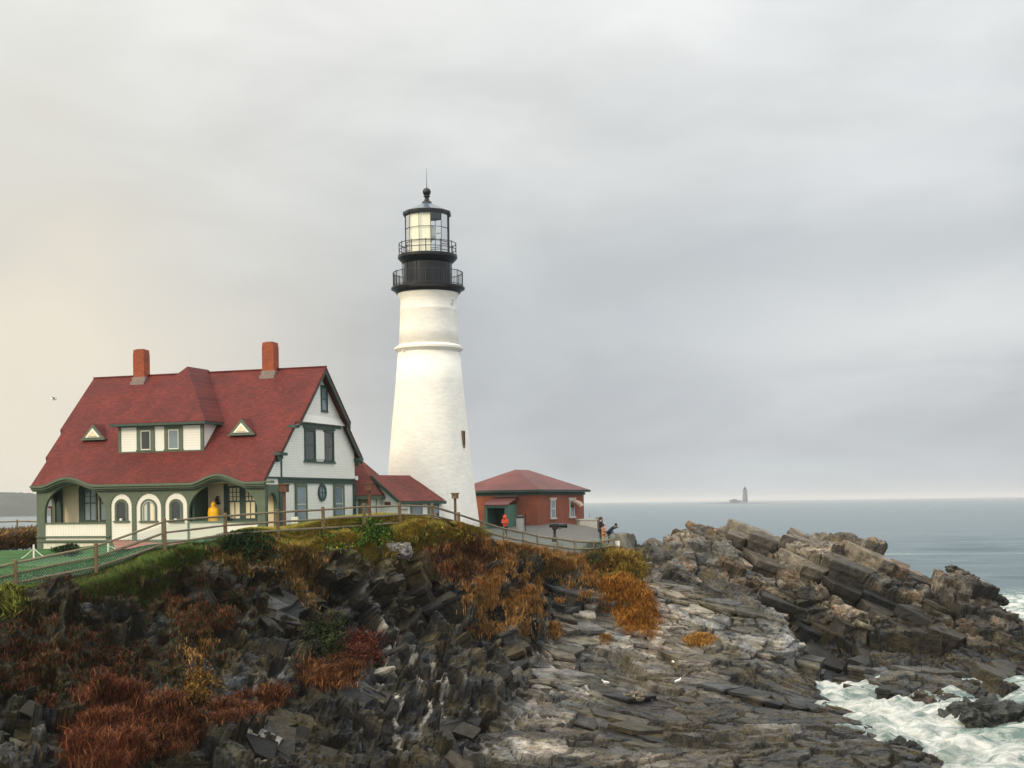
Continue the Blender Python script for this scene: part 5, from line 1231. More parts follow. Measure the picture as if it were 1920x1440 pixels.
box_lamp(854, 924, 985, 85.5, .32, .36, 'olive wooden box on a post against the white lighthouse wall', bm_=M_WOOD)
box_lamp(97, 949, 985, 95, .30, .16, 'small T shaped post seen through the left porch arch', tee=True)

# brick paving in front of the house, following the ground
def sheet(name, quad, m, label, up=.03, n=16):
    a_, b_, c_, d_ = [Vector(q) for q in quad]; V = []
    for j in range(n + 1):
        for i in range(n + 1):
            u_, v_ = i / n, j / n; p = (a_ * (1 - u_) + b_ * u_) * (1 - v_) + (d_ * (1 - u_) + c_ * u_) * v_; V.append((p.x, p.y))
    Z_ = bil(CH, np.array([v[0] for v in V]), np.array([v[1] for v in V])) + up + .09
    i = np.arange((n + 1) ** 2).reshape(n + 1, n + 1); F = np.stack([i[:-1, :-1], i[:-1, 1:], i[1:, 1:], i[1:, :-1]], -1).reshape(-1, 4)
    o = npmesh(name, np.array([(v[0], v[1], z_) for v, z_ in zip(V, Z_)]), F, m, smooth_=True); tag(o, label, kind='structure'); return o
sheet('path', [W(218, 1036, 78)[:2], W(345, 1034, 74)[:2], W(345, 1010, 81)[:2], W(210, 1014, 84.5)[:2]], M_PAVE, 'red brick paving before the house porch')

# overlook: parapet, stone blocks, pale tank
def block(name, label, cat, px, py, Y, dims, rz, m, bevel=.04, rough=.06, parts=None):
    p = W(px, py, Y); o = None
    bm = bmesh.new(); bmesh.ops.create_cube(bm, size=1); bmesh.ops.scale(bm, vec=dims, verts=bm.verts); bmesh.ops.subdivide_edges(bm, edges=bm.edges, cuts=3, use_grid_fill=True)
    for v in bm.verts: v.co += Vector([random.uniform(-rough, rough) for _ in range(3)])
    me = bpy.data.meshes.new(name); bm.to_mesh(me); bm.free(); me.materials.append(m); o = bpy.data.objects.new(name, me); COL.objects.link(o)
    o.location = (p[0], Y, p[2] + dims[2] / 2 - .15); o.rotation_euler = (0, 0, rz); return tag(o, label, cat)
block('stone_block', 'big weathered stone block at the outer end of the overlook, above the bush', 'stone block', 1168, 1034, 95, (1.1, 2.2, 1.35), R(-20), M_STONE, rough=.10)
block('stone_block', 'low stone slab behind the larger block at the overlooks edge', 'stone block', 1160, 1010, 99, (1.2, 1.6, .5), R(10), M_STONE, rough=.08)
block('white_pier', 'short white concrete pier at the right end of the overlook fence', 'pier', 1157, 1034, 92.8, (.32, .32, .85), 0, M_WHITE, rough=.01)
def tank():
    p = W(1104, 990, 107); o = thing('concrete_box', 'pale concrete tank box beside the brick buildings right corner', 'concrete box', (p[0], 107, p[2] - .1), R(12))
    b = MB(); b.box(-.85, .55, -.5, .5, -.4, .72); b.build('body', M_CONC, o, bevel=.02)
    b = MB(); b.box(-.9, .6, -.55, .55, .721, .80); b.build('lid', M_CONC, o)
    b = MB(); b.tube([(.1, 0, .8), (.1, 0, 1.25)], .03); b.build('pipe', M_CAN, o)
    b = MB(); b.box(.62, 1.05, -.3, .3, -.5, .9); b.build('side_slab', M_STONE, o)
tank()
def scope():
    p = W(1040, 1005, 93.5); b0 = p[2]
    o = thing('viewing_telescope', 'black coin telescope on a pedestal before the brick building', 'telescope', (p[0], 93.5, b0 - .2), R(0))
    zc = W(1046, 986.5, 93.5)[2] - b0 + .2
    b = MB(); b.lathe([(.20, -.2), (.20, .1), (.10, .16), (.08, zc - .28), (.16, zc - .22), (.16, zc - .15)], 14); b.build('pedestal', M_BLKP, o, True)
    b = MB(); b.box(-.18, .30, -.16, .16, zc - .18, zc + .17); b.build('body', M_BLKP, o, bevel=.05)
    b = MB(); b.tube([(.28, 0, zc + .02), (.60, 0, zc + .03), (.66, 0, zc + .03), (.85, 0, zc + .04)], [.12, .12, .17, .17], 14); b.build('barrel', M_BLKP, o)
    b = MB(); b.tube([(-.17, 0, zc + .04), (-.34, 0, zc + .05)], [.12, .15], 12); b.build('eyepiece', M_BLKP, o)
    b = MB(); b.bar((.30, 0, zc - .20), (.62, 0, zc - .06), .05); b.build('handle', M_BLKP, o)
scope()
def bin_():
    p = W(975.5, 992, 101); o = thing('rubbish_bin', 'grey metal bin by the brick wall, behind the overlook fence', 'bin', (p[0], 101, p[2] - .15))
    b = MB(); b.lathe([(.26, 0), (.30, .9), (.31, .95)], 16); b.build('body', M_CAN, o)
    b = MB(); b.lathe([(.32, .95), (.30, 1.08), (.12, 1.16), (.02, 1.17)], 16); b.build('lid', M_BLKP, o)
    b = MB(); b.box(.36, .42, -.05, .05, 0, 1.2); b.build('bin_post', M_BLKP, o)
bin_()
def chair():
    p = W(548, 1000, 80); o = thing('garden_chair', 'grey green garden chair by the house corner, right of the tall lamp post', 'chair', (p[0], 80, p[2] + .0), R(-30)); m = M_SASH; z0 = 0
    b = MB(); b.box(-.25, .25, -.25, .25, z0 + .40, z0 + .45); b.build('seat', m, o)
    b = MB(); b.box(-.25, .25, .22, .26, z0 + .46, z0 + .95); b.build('backrest', m, o)
    for sx in (-.22, .22):
        for sy_ in (-.22, .22):
            b = MB(); b.bar((sx, sy_, -.4), (sx, sy_, .40), .05); b.build('leg', m, o)
chair()
def notice():
    p = W(757, 985, 88); o = thing('notice_box', 'grey lidded box on a leg right of the fence post by the shed', 'box', (p[0], 88, p[2] - .3)); 
    b = MB(); b.box(-.05, .05, -.05, .05, 0, .8); b.build('leg', M_WOODG, o)
    b = MB(); b.box(-.24, .24, -.2, .2, .8, 1.28); b.build('body', M_CAN, o, bevel=.02); b = MB(); b.box(-.28, .28, -.24, .24, 1.281, 1.36); b.build('lid', M_WOODG, o)
notice()

# ------------------------------------------------------------------ people
def skinobj(name, pts, edges, radii, m, parent=None, sub=1, root=0):
    bm = bmesh.new(); lay = bm.verts.layers.skin.verify(); vs = []
    for i, (p, r_) in enumerate(zip(pts, radii)):
        v = bm.verts.new(p); rr = r_ if isinstance(r_, tuple) else (r_, r_); v[lay].radius = rr; vs.append(v)
        if i == root: v[lay].use_root = True
    for a_, b_ in edges: bm.edges.new((vs[a_], vs[b_]))
    me = bpy.data.meshes.new(name); bm.to_mesh(me); bm.free(); me.materials.append(m); o = bpy.data.objects.new(name, me); COL.objects.link(o)
    k = o.modifiers.new('skin', 'SKIN'); k.use_smooth_shade = True
    s_ = o.modifiers.new('sub', 'SUBSURF'); s_.levels = sub; s_.render_levels = sub
    if parent: o.parent = parent
    return o
def person(label, loc, rz, h=1.72, lean=0.0, arms='down', top=M_NAVY, legs=M_DARKC, hood=None, bulky=1.0, crouch=False, poncho=False, group=None, hair=M_HAIR, face_turn=0.0):
    o = thing('person', label, 'person', loc, rz, group); s = h / 1.72
    V = lambda x_, y_, z_: (x_ * s, y_ * s, z_ * s)
    hip = .92 if not crouch else .40; ly = -math.sin(lean) ; lc = math.cos(lean)
    def up(t, x_=0, yo=0): return V(x_, ly * t + yo, hip + lc * t)
    pel, belly, chest, neck, head, crown = up(0), up(.18), up(.40), up(.56), up(.66, 0, -.02), up(.78, 0, -.01)
    pts = [pel, belly, chest, neck, head, crown]; rad = [(.145, .11), (.135, .105), (.17, .115), .055, (.078, .092), (.066, .078)]
    ed = [(0, 1), (1, 2), (2, 3), (3, 4), (4, 5)]
    pts = [V(*[c / 1.0 for c in (p[0] / s, p[1] / s, p[2] / s)]) for p in pts]; rad = [tuple(q * s for q in r_) if isinstance(r_, tuple) else r_ * s for r_ in rad]
    def chain(st, lst, rs):
        i0 = st
        for p, r_ in zip(lst, rs): pts.append(p); rad.append(r_ * s); ed.append((i0, len(pts) - 1)); i0 = len(pts) - 1
        return i0
    legpts = []
    for sx in (-1, 1):
        if not crouch: lg = [V(sx * .10, 0, .86), V(sx * .11, -.02 - .02 * sx, .48), V(sx * .11, .03, .09), V(sx * .12, -.12, .04)]
        else: lg = [V(sx * .12, -.05, .40), V(sx * .16, -.42, .46), V(sx * .14, -.30, .09), V(sx * .14, -.45, .04)]
        chain(0, lg, [.085, .06, .042, .035]); legpts.append(lg)
    armpts = []
    for sx in (-1, 1):
        sh = up(.50, sx * .19)
        if arms == 'down': lst = [sh, up(.24, sx * .25, .02), up(.0, sx * .25, -.06)]
        elif arms == 'face': lst = [sh, up(.28, sx * .26, -.14), up(.52, sx * .10, -.26)]
        else: lst = [sh, up(.27, sx * .24, -.02), up(.30, sx * .08, -.24)]
        k = chain(2, lst, [.055, .042, .03]); armpts.append(lst)
        w_ = Vector(lst[2]); d_ = (w_ - Vector(lst[1])).normalized()
        side = d_.cross(Vector((0, 1, 0.01))).normalized()
        palm = chain(k, [tuple(w_ + d_ * .06 * s)], [.032])
        for q, fl_ in zip((-1.5, -.5, .5, 1.5), (.06, .075, .07, .055)):
            b_ = Vector(pts[palm]) + side * q * .017 * s; chain(palm, [tuple(b_ + d_ * .035 * s), tuple(b_ + d_ * (.035 + fl_) * s + Vector((0, -.02, -.02)) * s)], [.009, .008])
        chain(palm, [tuple(w_ + d_ * .05 * s + side * (-.045) * s), tuple(w_ + d_ * .09 * s + side * (-.06) * s)], [.010, .009])
    skinobj('body', pts, ed, rad, M_SKIN, o, 1)
    # trousers
    tp = [pel]; tr_ = [(.155 * s * bulky, .125 * s)]; te = []
    for lg in legpts:
        i0 = 0
        for p, r_ in zip(lg[:3], (.095, .075, .06)): tp.append(p); tr_.append((r_ * s,) * 2); te.append((i0, len(tp) - 1)); i0 = len(tp) - 1
    skinobj('trousers', tp, te, tr_, legs, o, 1)
    for lg in legpts:
        f_ = lg[3]; b = MB(); b.box(f_[0] - .05 * s, f_[0] + .05 * s, f_[1] - .10 * s, f_[1] + .19 * s, 0.0, .08 * s); b.build('shoe', M_BLKP, o, bevel=.02)
    # jacket
    jp = [up(-.06), belly, chest, up(.50)]; jr = [(.18 * bulky * s, .14 * bulky * s), (.17 * bulky * s, .14 * bulky * s), (.19 * bulky * s, .145 * bulky * s), (.12 * s, .10 * s)]; je = [(0, 1), (1, 2), (2, 3)]
    for lst in armpts:
        i0 = 2
        for p, r_ in zip(lst, (.078, .062, .05)): jp.append(p); jr.append((r_ * s * (.5 + .5 * bulky),) * 2); je.append((i0, len(jp) - 1)); i0 = len(jp) - 1
    if not poncho: skinobj('jacket', jp, je, jr, top, o, 1, 1)
    else:
        b = MB(); n_ = 40; prof = [(.08, 1.52), (.21, 1.47), (.33, 1.40), (.37, 1.20), (.36, .95), (.34, .72), (.33, .50), (.34, .30)]
        vs = []; 
        for r_, z_ in prof:
            for k in range(n_):
                a_ = 2 * math.pi * k / n_; rr = r_ * (1 + .05 * math.sin(5 * a_) * (1.5 - z_) + .03 * math.sin(11 * a_ + z_ * 9) * (1.5 - z_)); vs.append((rr * math.cos(a_) * s, rr * .68 * math.sin(a_) * s, z_ * s))
        fs = [(i * n_ + k, i * n_ + (k + 1) % n_, (i + 1) * n_ + (k + 1) % n_, (i + 1) * n_ + k) for i in range(len(prof) - 1) for k in range(n_)]
        b.add(vs, fs); b.build('raincoat', top, o, True)
    hd = Vector(up(.70))
    if hood:
        b = MB(); b.M = Matrix.Translation(hd) @ Matrix.Scale(s, 4)
        b.lathe([(.10, -.20), (.135, -.10), (.145, 0), (.13, .08), (.08, .15), (.01, .175)], 20); b.build('hood', hood, o, True)
        b = MB(); b.M = Matrix.Translation(hd) @ Matrix.Rotation(face_turn, 4, 'Z') @ Matrix.Scale(s, 4)
        vs = [(.085 * math.cos(t_), -.135 + .02 * abs(math.sin(t_)), .11 * math.sin(t_)) for t_ in [2 * math.pi * k / 16 for k in range(16)]]; b.add(vs, [tuple(range(16))[::-1]]); 
        b.tube([(0, -.135, .02), (0, -.165, -.02)], [.012, .018], 6); b.build('face', M_SKIN, o)
    else:
        b = MB(); b.M = Matrix.Translation(hd) @ Matrix.Scale(s, 4)
        for (r0, z0_, y_) in ((1, 0, 0),): b.lathe([(.088, -.07), (.105, 0), (.10, .06), (.07, .11), (.01, .13)], 18, (0, .018, .0))
        b.build('hair', hair, o, True)
        f_ = MB(); f_.M = Matrix.Translation(hd) @ Matrix.Scale(s, 4)
        f_.tube([(0, -.09, .0), (0, -.125, -.035)], [.011, .018], 6)
        for sx in (-1, 1): f_.tube([(sx * .085, .0, .0), (sx * .10, .01, .02)], [.02, .015], 6)
        f_.build('nose_and_ears', M_SKIN, o)
        f_ = MB(); f_.M = Matrix.Translation(hd) @ Matrix.Scale(s, 4)
        for sx in (-1, 1): f_.tube([(sx * .033, -.086, .01), (sx * .033, -.094, .01)], .011, 6)
        f_.build('eyes', M_BLKP, o); f_ = MB(); f_.M = Matrix.Translation(hd) @ Matrix.Scale(s, 4); f_.box(-.028, .028, -.096, -.084, -.068, -.058); f_.build('mouth', M_ORA, o)
    return o
pp = house.matrix_world if False else Matrix.Translation((HX, HY, 0)) @ Matrix.Rotation(-TH, 4, 'Z')
q = pp @ Vector((-4.05, .95, 10.385)); person('person in a bright yellow hooded raincoat standing on the right porch', q, R(150), 1.86, poncho=True, top=M_YEL, legs=M_YEL, hood=M_YEL)
q = W(947, 1003, 98); person('person in a red orange hooded jacket by the brick building doorway', (q[0], 98, W(947, 968, 98)[2] - 1.62), R(-20), 1.66, top=M_ORA, legs=M_DARKC, arms='hold', hood=M_ORA)
q = W(1127, 1013, 95); person('tall person in dark clothes standing behind the group at the overlook', (q[0], 95, W(1127, 970, 95)[2] - 1.82), R(70), 1.84, top=M_NAVY, legs=M_DARKC, arms='hold')
q = W(1132, 1016, 94); person('person in a long tan coat at the overlook fence', (q[0], 94, W(1133, 984, 94)[2] - 1.45), R(60), 1.50, top=M_TAN, legs=M_TAN, arms='hold', bulky=1.15)
q = W(1142, 1016, 94.3); pd = person('person in a dark jacket bent forward over the overlook railing', (q[0], 94.3, W(1142, 982, 94.3)[2] - 1.42), R(80), 1.66, lean=R(48), top=M_NAVY, legs=M_DARKC, arms='face')
q = W(1146, 1013, 95.3); person('short person with blue clothes beside the bending one, nearest the stone block', (q[0], 95.3, W(1146, 990, 95.3)[2] - 1.2), R(-30), 1.22, top=M_BLUE, legs=M_NAVY)
q = W(820, 985, 90); person('seated person in a pale blue jacket behind the fence at the lighthouse foot', (q[0], 90, W(818, 964, 90)[2] - 1.1), R(-60), 1.66, crouch=True, top=M_PALEB, legs=M_DARKC, arms='hold')

# ------------------------------------------------------------------ gulls
def gull(loc, rz, label, flying=False, s=1.0):
    o = thing('gull', label, 'gull', loc, rz, 'gulls' if False else None); n_ = 12
    b = MB(); cs = [(-.24, .05, .16), (-.16, .075, .17), (-.02, .10, .18), (.10, .095, .20), (.17, .06, .26), (.20, .048, .32), (.235, .045, .35), (.27, .02, .345)]
    if flying: cs = [(-.26, .02, .20), (-.16, .06, .20), (0, .085, .20), (.12, .07, .205), (.20, .045, .215), (.26, .04, .22), (.30, .015, .215)]
    vs = []
    for i, (x_, r_, z_) in enumerate(cs):
        for k in range(n_): a_ = 2 * math.pi * k / n_; vs.append((x_ * s, r_ * math.cos(a_) * s, (z_ + r_ * math.sin(a_) * (1.1)) * s))
    b.add(vs, [(i * n_ + k, i * n_ + (k + 1) % n_, (i + 1) * n_ + (k + 1) % n_, (i + 1) * n_ + k) for i in range(len(cs) - 1) for k in range(n_)] + [tuple(range(n_)), tuple(range((len(cs) - 1) * n_, len(cs) * n_))]); b.build('body', M_GULL, o, True)
    hz_ = cs[-1][2]; b = MB(); b.tube([(cs[-1][0] * s, 0, hz_ * s), ((cs[-1][0] + .055) * s, 0, (hz_ - .012) * s)], [.014 * s, .004 * s], 6); b.build('bill', M_BILL, o)
    for sy_ in (-1, 1):
        if flying:
            b = MB(); b.add([(.08 * s, sy_ * .06 * s, .23 * s), (-.12 * s, sy_ * .06 * s, .22 * s), (-.10 * s, sy_ * .38 * s, .36 * s), (.10 * s, sy_ * .36 * s, .37 * s), (-.18 * s, sy_ * .70 * s, .27 * s), (-.13 * s, sy_ * .70 * s, .28 * s),
                             (.0, sy_ * .06 * s, .26 * s), (.0, sy_ * .37 * s, .385 * s)], [(0, 1, 2, 7, 6)[:4] if False else (0, 3, 7, 6), (6, 7, 2, 1), (3, 5, 4, 2, 7), (0, 1, 2, 3), (3, 2, 4, 5)]); b.build('wing', M_GULLG, o)
        else:
            b = MB(); b.add([(.10 * s, sy_ * .085 * s, .24 * s), (-.04 * s, sy_ * .112 * s, .24 * s), (-.30 * s, sy_ * .035 * s, .17 * s), (-.03 * s, sy_ * .107 * s, .13 * s), (.09 * s, sy_ * .10 * s, .17 * s), (-.04 * s, sy_ * .08 * s, .2 * s)], [(0, 1, 2, 3, 4), (0, 4, 5), (4, 3, 5), (3, 2, 5), (2, 1, 5), (1, 0, 5)]); b.build('wing', M_GULLG, o)
            b = MB(); b.tube([(0, sy_ * .035 * s, -.03 * s), (0, sy_ * .035 * s, .10 * s)], .008 * s, 5); b.build('leg', M_BILL, o)
    return o
for px, py, rz, lb in ((1136, 1286, R(190), 'white gull standing on the pale slab above the quartz vein'), (1271, 1283, R(30), 'gull perched on a rock slab toward the right, facing right'),
                       (1262, 1246, R(100), 'small gull resting higher on the ledges, above the perched one')):
    p = on_ground(px, py, 6); gull(p + Vector((0, 0, .03)), rz, lb, False, .8)
p = W(101, 753, 150); gull(p, R(-170), 'pale gull flying in the sky left of the house roof', True, 1.3)

# ------------------------------------------------------------------ far things
def far_light():
    Y = 4200; p = W(1397, 940, Y); X = p[0]; k = Y / FPX
    o = thing('distant_lighthouse', 'faint grey lighthouse on a rock ledge out on the horizon', 'lighthouse', (X, Y, 0))
    z0 = 5.0; b = MB(); b.lathe([(8.5, z0), (7.6, z0 + 12), (6.3, z0 + 34), (6.3, z0 + 36), (7.2, z0 + 36.5), (7.2, z0 + 37.5)], 24); b.build('tower', mat('hazed_grey_granite', (.13, .15, .19), .9, .2, .1), o)  # granite greyed and blued, part of the distance haze is in its colour
    b = MB(); b.lathe([(4.2, z0 + 37.5), (4.2, z0 + 42.5)], 12); b.build('lantern', M_BLACK, o); b = MB(); b.lathe([(4.8, z0 + 42.5), (1, z0 + 46), (.4, z0 + 49)], 12); b.build('lantern_roof', M_BLACK, o)
    b = MB(); b.box(-46, -12, -5, 5, 3, 10.5); b.prism([(-50, 10.4), (-20, 10.4), (-32, 15)], -5, 5); b.build('landing_house', MATS['hazed_grey_granite'], o)
    n_ = 70; V = []; rr = np.random.default_rng(4)
    for i in range(n_):
        for j in range(7):
            xx = -170 + 250 * i / (n_ - 1); yy = -60 + 20 * j; e = math.sin(math.pi * i / (n_ - 1)) * (1 - abs(j - 3) / 3.2); V.append((X + xx, Y + yy, -2 + 6.5 * e ** .5 * rr.uniform(.6, 1.25) if e > 0 else -2))
    i = np.arange(n_ * 7).reshape(n_, 7); F = np.stack([i[:-1, :-1], i[1:, :-1], i[1:, 1:], i[:-1, 1:]], -1).reshape(-1, 4)
    l = npmesh('island_ledge', np.array(V), F, MATS['hazed_grey_granite']); tag(l, 'low rock ledge on the horizon', kind='structure')
far_light()
def headland():
    Y0_ = 2600.; rr = np.random.default_rng(9); n_ = 90; V = []
    for i in range(n_):
        px = -420 + 620 * i / (n_ - 1); prof = np.interp(px, [-420, -100, 20, 62, 110, 150, 200], [40, 40, 37, 36, 22, 6, -3]) + rr.uniform(-1.2, 1.2)
        for j, (dy_, s_) in enumerate(((-160, -.10), (-120, .45), (-60, .8), (0, 1.0), (100, 1.0), (400, .5), (600, -.1))):
            p = W(px, 955, Y0_ + dy_); V.append((p[0], Y0_ + dy_, max(-3, EYE * 0 + prof * s_ * (Y0_ / FPX) + (12 * s_ if s_ > 0 else -2) * .6)))
    i = np.arange(n_ * 7).reshape(n_, 7); F = np.stack([i[:-1, :-1], i[1:, :-1], i[1:, 1:], i[:-1, 1:]], -1).reshape(-1, 4)
    tag(npmesh('hills', np.array(V), F, mat('far_wooded_hill', (.05, .06, .05), .95, .3, .02), smooth_=False), 'grey wooded headland across the bay', kind='structure')
headland()

# ------------------------------------------------------------------ boulders in the surf
def boulder(px, py, Y, dims, rz, label, seed, m=M_ROCK, colr=(.05, .05, .05), tilt=0.0, wetv=.8, gl=None):
    c = W(px, py, Y); bm = bmesh.new(); bmesh.ops.create_icosphere(bm, subdivisions=6, radius=1.0)
    v = np.array([q.co[:] for q in bm.verts], np.float32); fc = np.array([[w.index for w in f.verts] for f in bm.faces]); bm.free()
    v = v / (np.abs(v) ** 3.0).sum(1, keepdims=True) ** (1 / 3.0)
    q = v * np.array(dims, np.float32); w = q + .25 * np.stack([fbm(q * 1.1 + 7 * k, seed + k, 2) - .5 for k in range(3)], -1)
    o1, g1, i1 = cells(w / np.array([1.3, 1.0, .55], np.float32), seed + 5, .6); o2, g2, i2 = cells((w + v * o1[:, None] * .3) / .42, seed + 6, .7); o3, g3, i3 = cells(w / .16, seed + 7, .7)
    q = q + v * (o1 * .45 * min(dims) + o2 * .20 + o3 * .06 - .10 * (1 - smooth(0, .06, g1)))[:, None]
    cr_ = np.array(colr)[None] * (.6 + .8 * i2[:, None]) * (.6 + .8 * fbm(q * 4, seed + 8, 3)[:, None])
    o = npmesh('boulder', q, fc, m, cr_, extra={'wet': np.full(len(q), wetv)}); o.location = (c[0], Y, c[2]); o.rotation_euler = (0, tilt, rz); return tag(o, label, 'boulder')
boulder(1722, 1332, 79.5, (.95, .9, .75), R(20), 'dark brown boulder standing alone in the surf channel', 300, colr=(.075, .06, .045))
boulder(1880, 1372, 71.5, (2.6, 2.0, 1.35), R(10), 'long black rock awash at the right edge of the picture', 320, colr=(.045, .05, .048), tilt=R(6))
boulder(1688, 1410, 63.0, (1.0, .8, .45), R(30), 'small black rock at the tip of the wet ledge, lower right', 340, colr=(.03, .033, .033))
boulder(1830, 1098, 103.5, (2.4, 1.6, .42), R(-8), 'tilted dark slab sticking up from the far end of the outcrop', 360, colr=(.07, .07, .06), tilt=R(32), wetv=.3)
boulder(45, 1128, 59.5, (.95, .9, .36), R(15), 'flat pinkish boulder under the fence at the far left', 380, colr=(.30, .24, .20), wetv=.1, tilt=R(8))
boulder(740, 1035, 78.2, (.95, .7, .45), R(5), 'square grey boulder jutting from the hilltop under the fence', 400, colr=(.22, .21, .20), wetv=.1)
boulder(1185, 1308, 72.5, (.0 + .55, .5, .22), R(0), 'loose flat stone lying on the pale ledges below the gull', 420, colr=(.22, .19, .15), wetv=.1)

# ------------------------------------------------------------------ plants
M_LEAF = mat('dry_leaf_and_blade', (1, 1, 1), .8, .05, 3, attr='Col', spec=.1)
def blades(pts, hgt, wid, cols, lean=.35, seed=0, up=(0, 0, 1), spread=0.0, leafy=False):
    """pts (n,3) roots; each blade is a bent two-segment ribbon with its own tint"""
    r = np.random.default_rng(seed); n = len(pts); pts = np.asarray(pts, np.float64)
    h = hgt * r.uniform(.55, 1.25, n)[:, None]; az = r.uniform(0, 2 * np.pi, n); d = np.stack([np.cos(az), np.sin(az), np.zeros(n)], -1)
    side = np.stack([-np.sin(az + r.uniform(-.8, .8, n)), np.cos(az), np.zeros(n)], -1) * wid * r.uniform(.6, 1.4, n)[:, None]
    ln = lean * r.uniform(.2, 1.6, n)[:, None]; U = np.asarray(up, float) if np.ndim(up) == 1 else up
    m1 = pts + h * .55 * (U + d * ln * .6); t = pts + h * (U * (1 - .12 * ln) + d * ln * 1.5)
    if leafy:
        V = np.stack([pts - side * .1, pts + h * .5 * (U * .6 + d) - side, t, pts + h * .5 * (U * .6 + d) + side], 1).reshape(-1, 3)
    else: V = np.stack([pts - side * .6, pts + side * .6, m1 + side * .5, m1 - side * .5], 1).reshape(-1, 3)
    F = np.arange(n * 4).reshape(n, 4)
    cols = np.asarray(cols, float); ci = r.integers(0, len(cols), n); c = cols[ci] * r.uniform(.7, 1.3, n)[:, None]
    C = np.repeat(c, 4, 0)
    if not leafy:
        # tip ribbon
        V2 = np.stack([m1 - side * .5, m1 + side * .5, t + side * .12, t - side * .12], 1).reshape(-1, 3)
        V = np.concatenate([V, V2]); F = np.concatenate([F, F + 4 * n]); C = np.concatenate([C, C])
    return V, F, C
def inpoly(poly, X, Y):
    c = np.zeros(len(X), bool); n = len(poly)
    for i in range(n):
        x1, y1 = poly[i]; x2, y2 = poly[(i + 1) % n]
        c ^= ((y1 > Y) != (y2 > Y)) & (X < (x2 - x1) * (Y - y1) / (y2 - y1 + 1e-9) + x1)
    return c
def scatter(poly, n, seed=0, jitter=.04, clump=None, feather=5.0):
    r = np.random.default_rng(seed); pa = np.array(poly, float); lo = pa.min(0); hi = pa.max(0); m_ = max(400, min(n, int(6000 + .25 * n)))
    q = r.uniform(lo, hi, (m_ * 6, 2)); q = q[inpoly(poly, q[:, 0], q[:, 1])][:m_]; q += r.normal(0, feather, q.shape)
    hits = []
    for a_, b_ in q:
        h = ray(a_, b_)
        if h is not None and h.z > .8: hits.append(h[:])
    p = np.array(hits, float)
    if clump is not None:
        w = smooth(clump - .03, clump + .04, fbm((p * 1.3).astype(np.float32), 500 + seed, 3)); p = p[r.random(len(p)) < w + .02]
    p = p[r.integers(0, len(p), n)]; p = p + r.normal(0, 1, (n, 3)) * np.array([jitter + .06, jitter + .06, 0.02]); return p
GOLD = [(.33, .155, .038), (.24, .12, .038), (.36, .21, .07), (.11, .07, .028)]
OCH = [(.38, .25, .04), (.28, .21, .035), (.18, .17, .03), (.44, .29, .06)]
GRN = [(.05, .13, .018), (.09, .19, .02), (.035, .08, .018), (.15, .21, .03)]
DGR = [(.02, .045, .014), (.03, .06, .018), (.015, .03, .012), (.05, .075, .02)]
RUST = [(.17, .058, .024), (.10, .036, .018), (.26, .105, .035), (.06, .028, .016)]
RED = [(.15, .035, .02), (.10, .03, .02), (.20, .06, .03), (.06, .04, .02)]
OLV = [(.07, .065, .022), (.05, .055, .02), (.10, .08, .03), (.12, .07, .03)]
PARTS = []
def add_grass(*a, **k): PARTS.append(blades(*a, **k))
def near_ground(n, seed, x0, x1, d0, d1, zoff=0.0):
    r = np.random.default_rng(seed); X = r.uniform(x0, x1, n); f = np.interp(X, [W(*q)[0] for q in FENCE + FENCE2[1:]], [q[2] for q in FENCE + FENCE2[1:]]); Y = f - r.uniform(d0, d1, n)
    ix = np.clip(((X - GX0) / GS).astype(int), 0, nx - 1); iy = np.clip(((Y - GY0) / GS).astype(int), 0, ny - 1); p = P2[iy * nx + ix].astype(float); return p
# hilltop band along the fence
add_grass(near_ground(26000, 1, -21, -14.5, -.3, 2.6), .30, .028, OLV + GRN, .5, 1)
add_grass(near_ground(30000, 2, -14.8, -2.2, -.5, 2.3), .42, .030, OCH + GOLD[:1] + GRN[1:2], .5, 2)
add_grass(near_ground(14000, 3, -4, 7.8, -.2, 3.0), .42, .028, GOLD + OLV[:1], .5, 3)
add_grass(near_ground(9000, 4, -33, -20.5, -.2, 1.6), .22, .026, GRN + OLV, .5, 4)
add_grass(near_ground(30000, 13, -33.5, -17, -9.0, .2), .07, .03, [(.03, .11, .018), (.045, .14, .02), (.07, .15, .03)], .6, 13)
add_grass(near_ground(26000, 14, -14.5, -1.5, -3.6, .0), .34, .028, OCH + GRN[1:3], .5, 14)
add_grass(scatter([(870, 1010), (1120, 1050), (1130, 1110), (1010, 1150), (900, 1130), (840, 1070)], 19000, 5, clump=.55), .34, .028, GOLD + [(.30, .12, .035)], .45, 5)
add_grass(scatter([(860, 1110), (1000, 1140), (1010, 1190), (880, 1190)], 5000, 6, clump=.55), .36, .028, GOLD, .4, 6)
add_grass(scatter([(0, 1110), (300, 1050), (520, 1040), (480, 1180), (420, 1270), (250, 1290), (0, 1300)], 19000, 7, clump=.54), .20, .030, [tuple(.6 * t for t in q) for q in OLV + RED[:2] + DGR[:2]], .7, 7)
add_grass(scatter([(300, 1120), (450, 1130), (430, 1180), (330, 1190)], 6000, 8, clump=.45), .22, .03, RED + OLV, .5, 8)
add_grass(scatter([(380, 1035), (560, 1030), (620, 1060), (560, 1110), (470, 1080)], 9000, 9, clump=.50), .28, .028, GOLD + OLV, .5, 9)
add_grass(scatter([(340, 1190), (400, 1190), (400, 1240), (340, 1240)], 700, 10, clump=.5), .25, .03, GOLD, .5, 10)
add_grass(scatter([(560, 1050), (590, 1040), (620, 1100), (590, 1140), (560, 1120)], 2200, 11, clump=.5), .28, .03, GOLD + OLV, .5, 11)
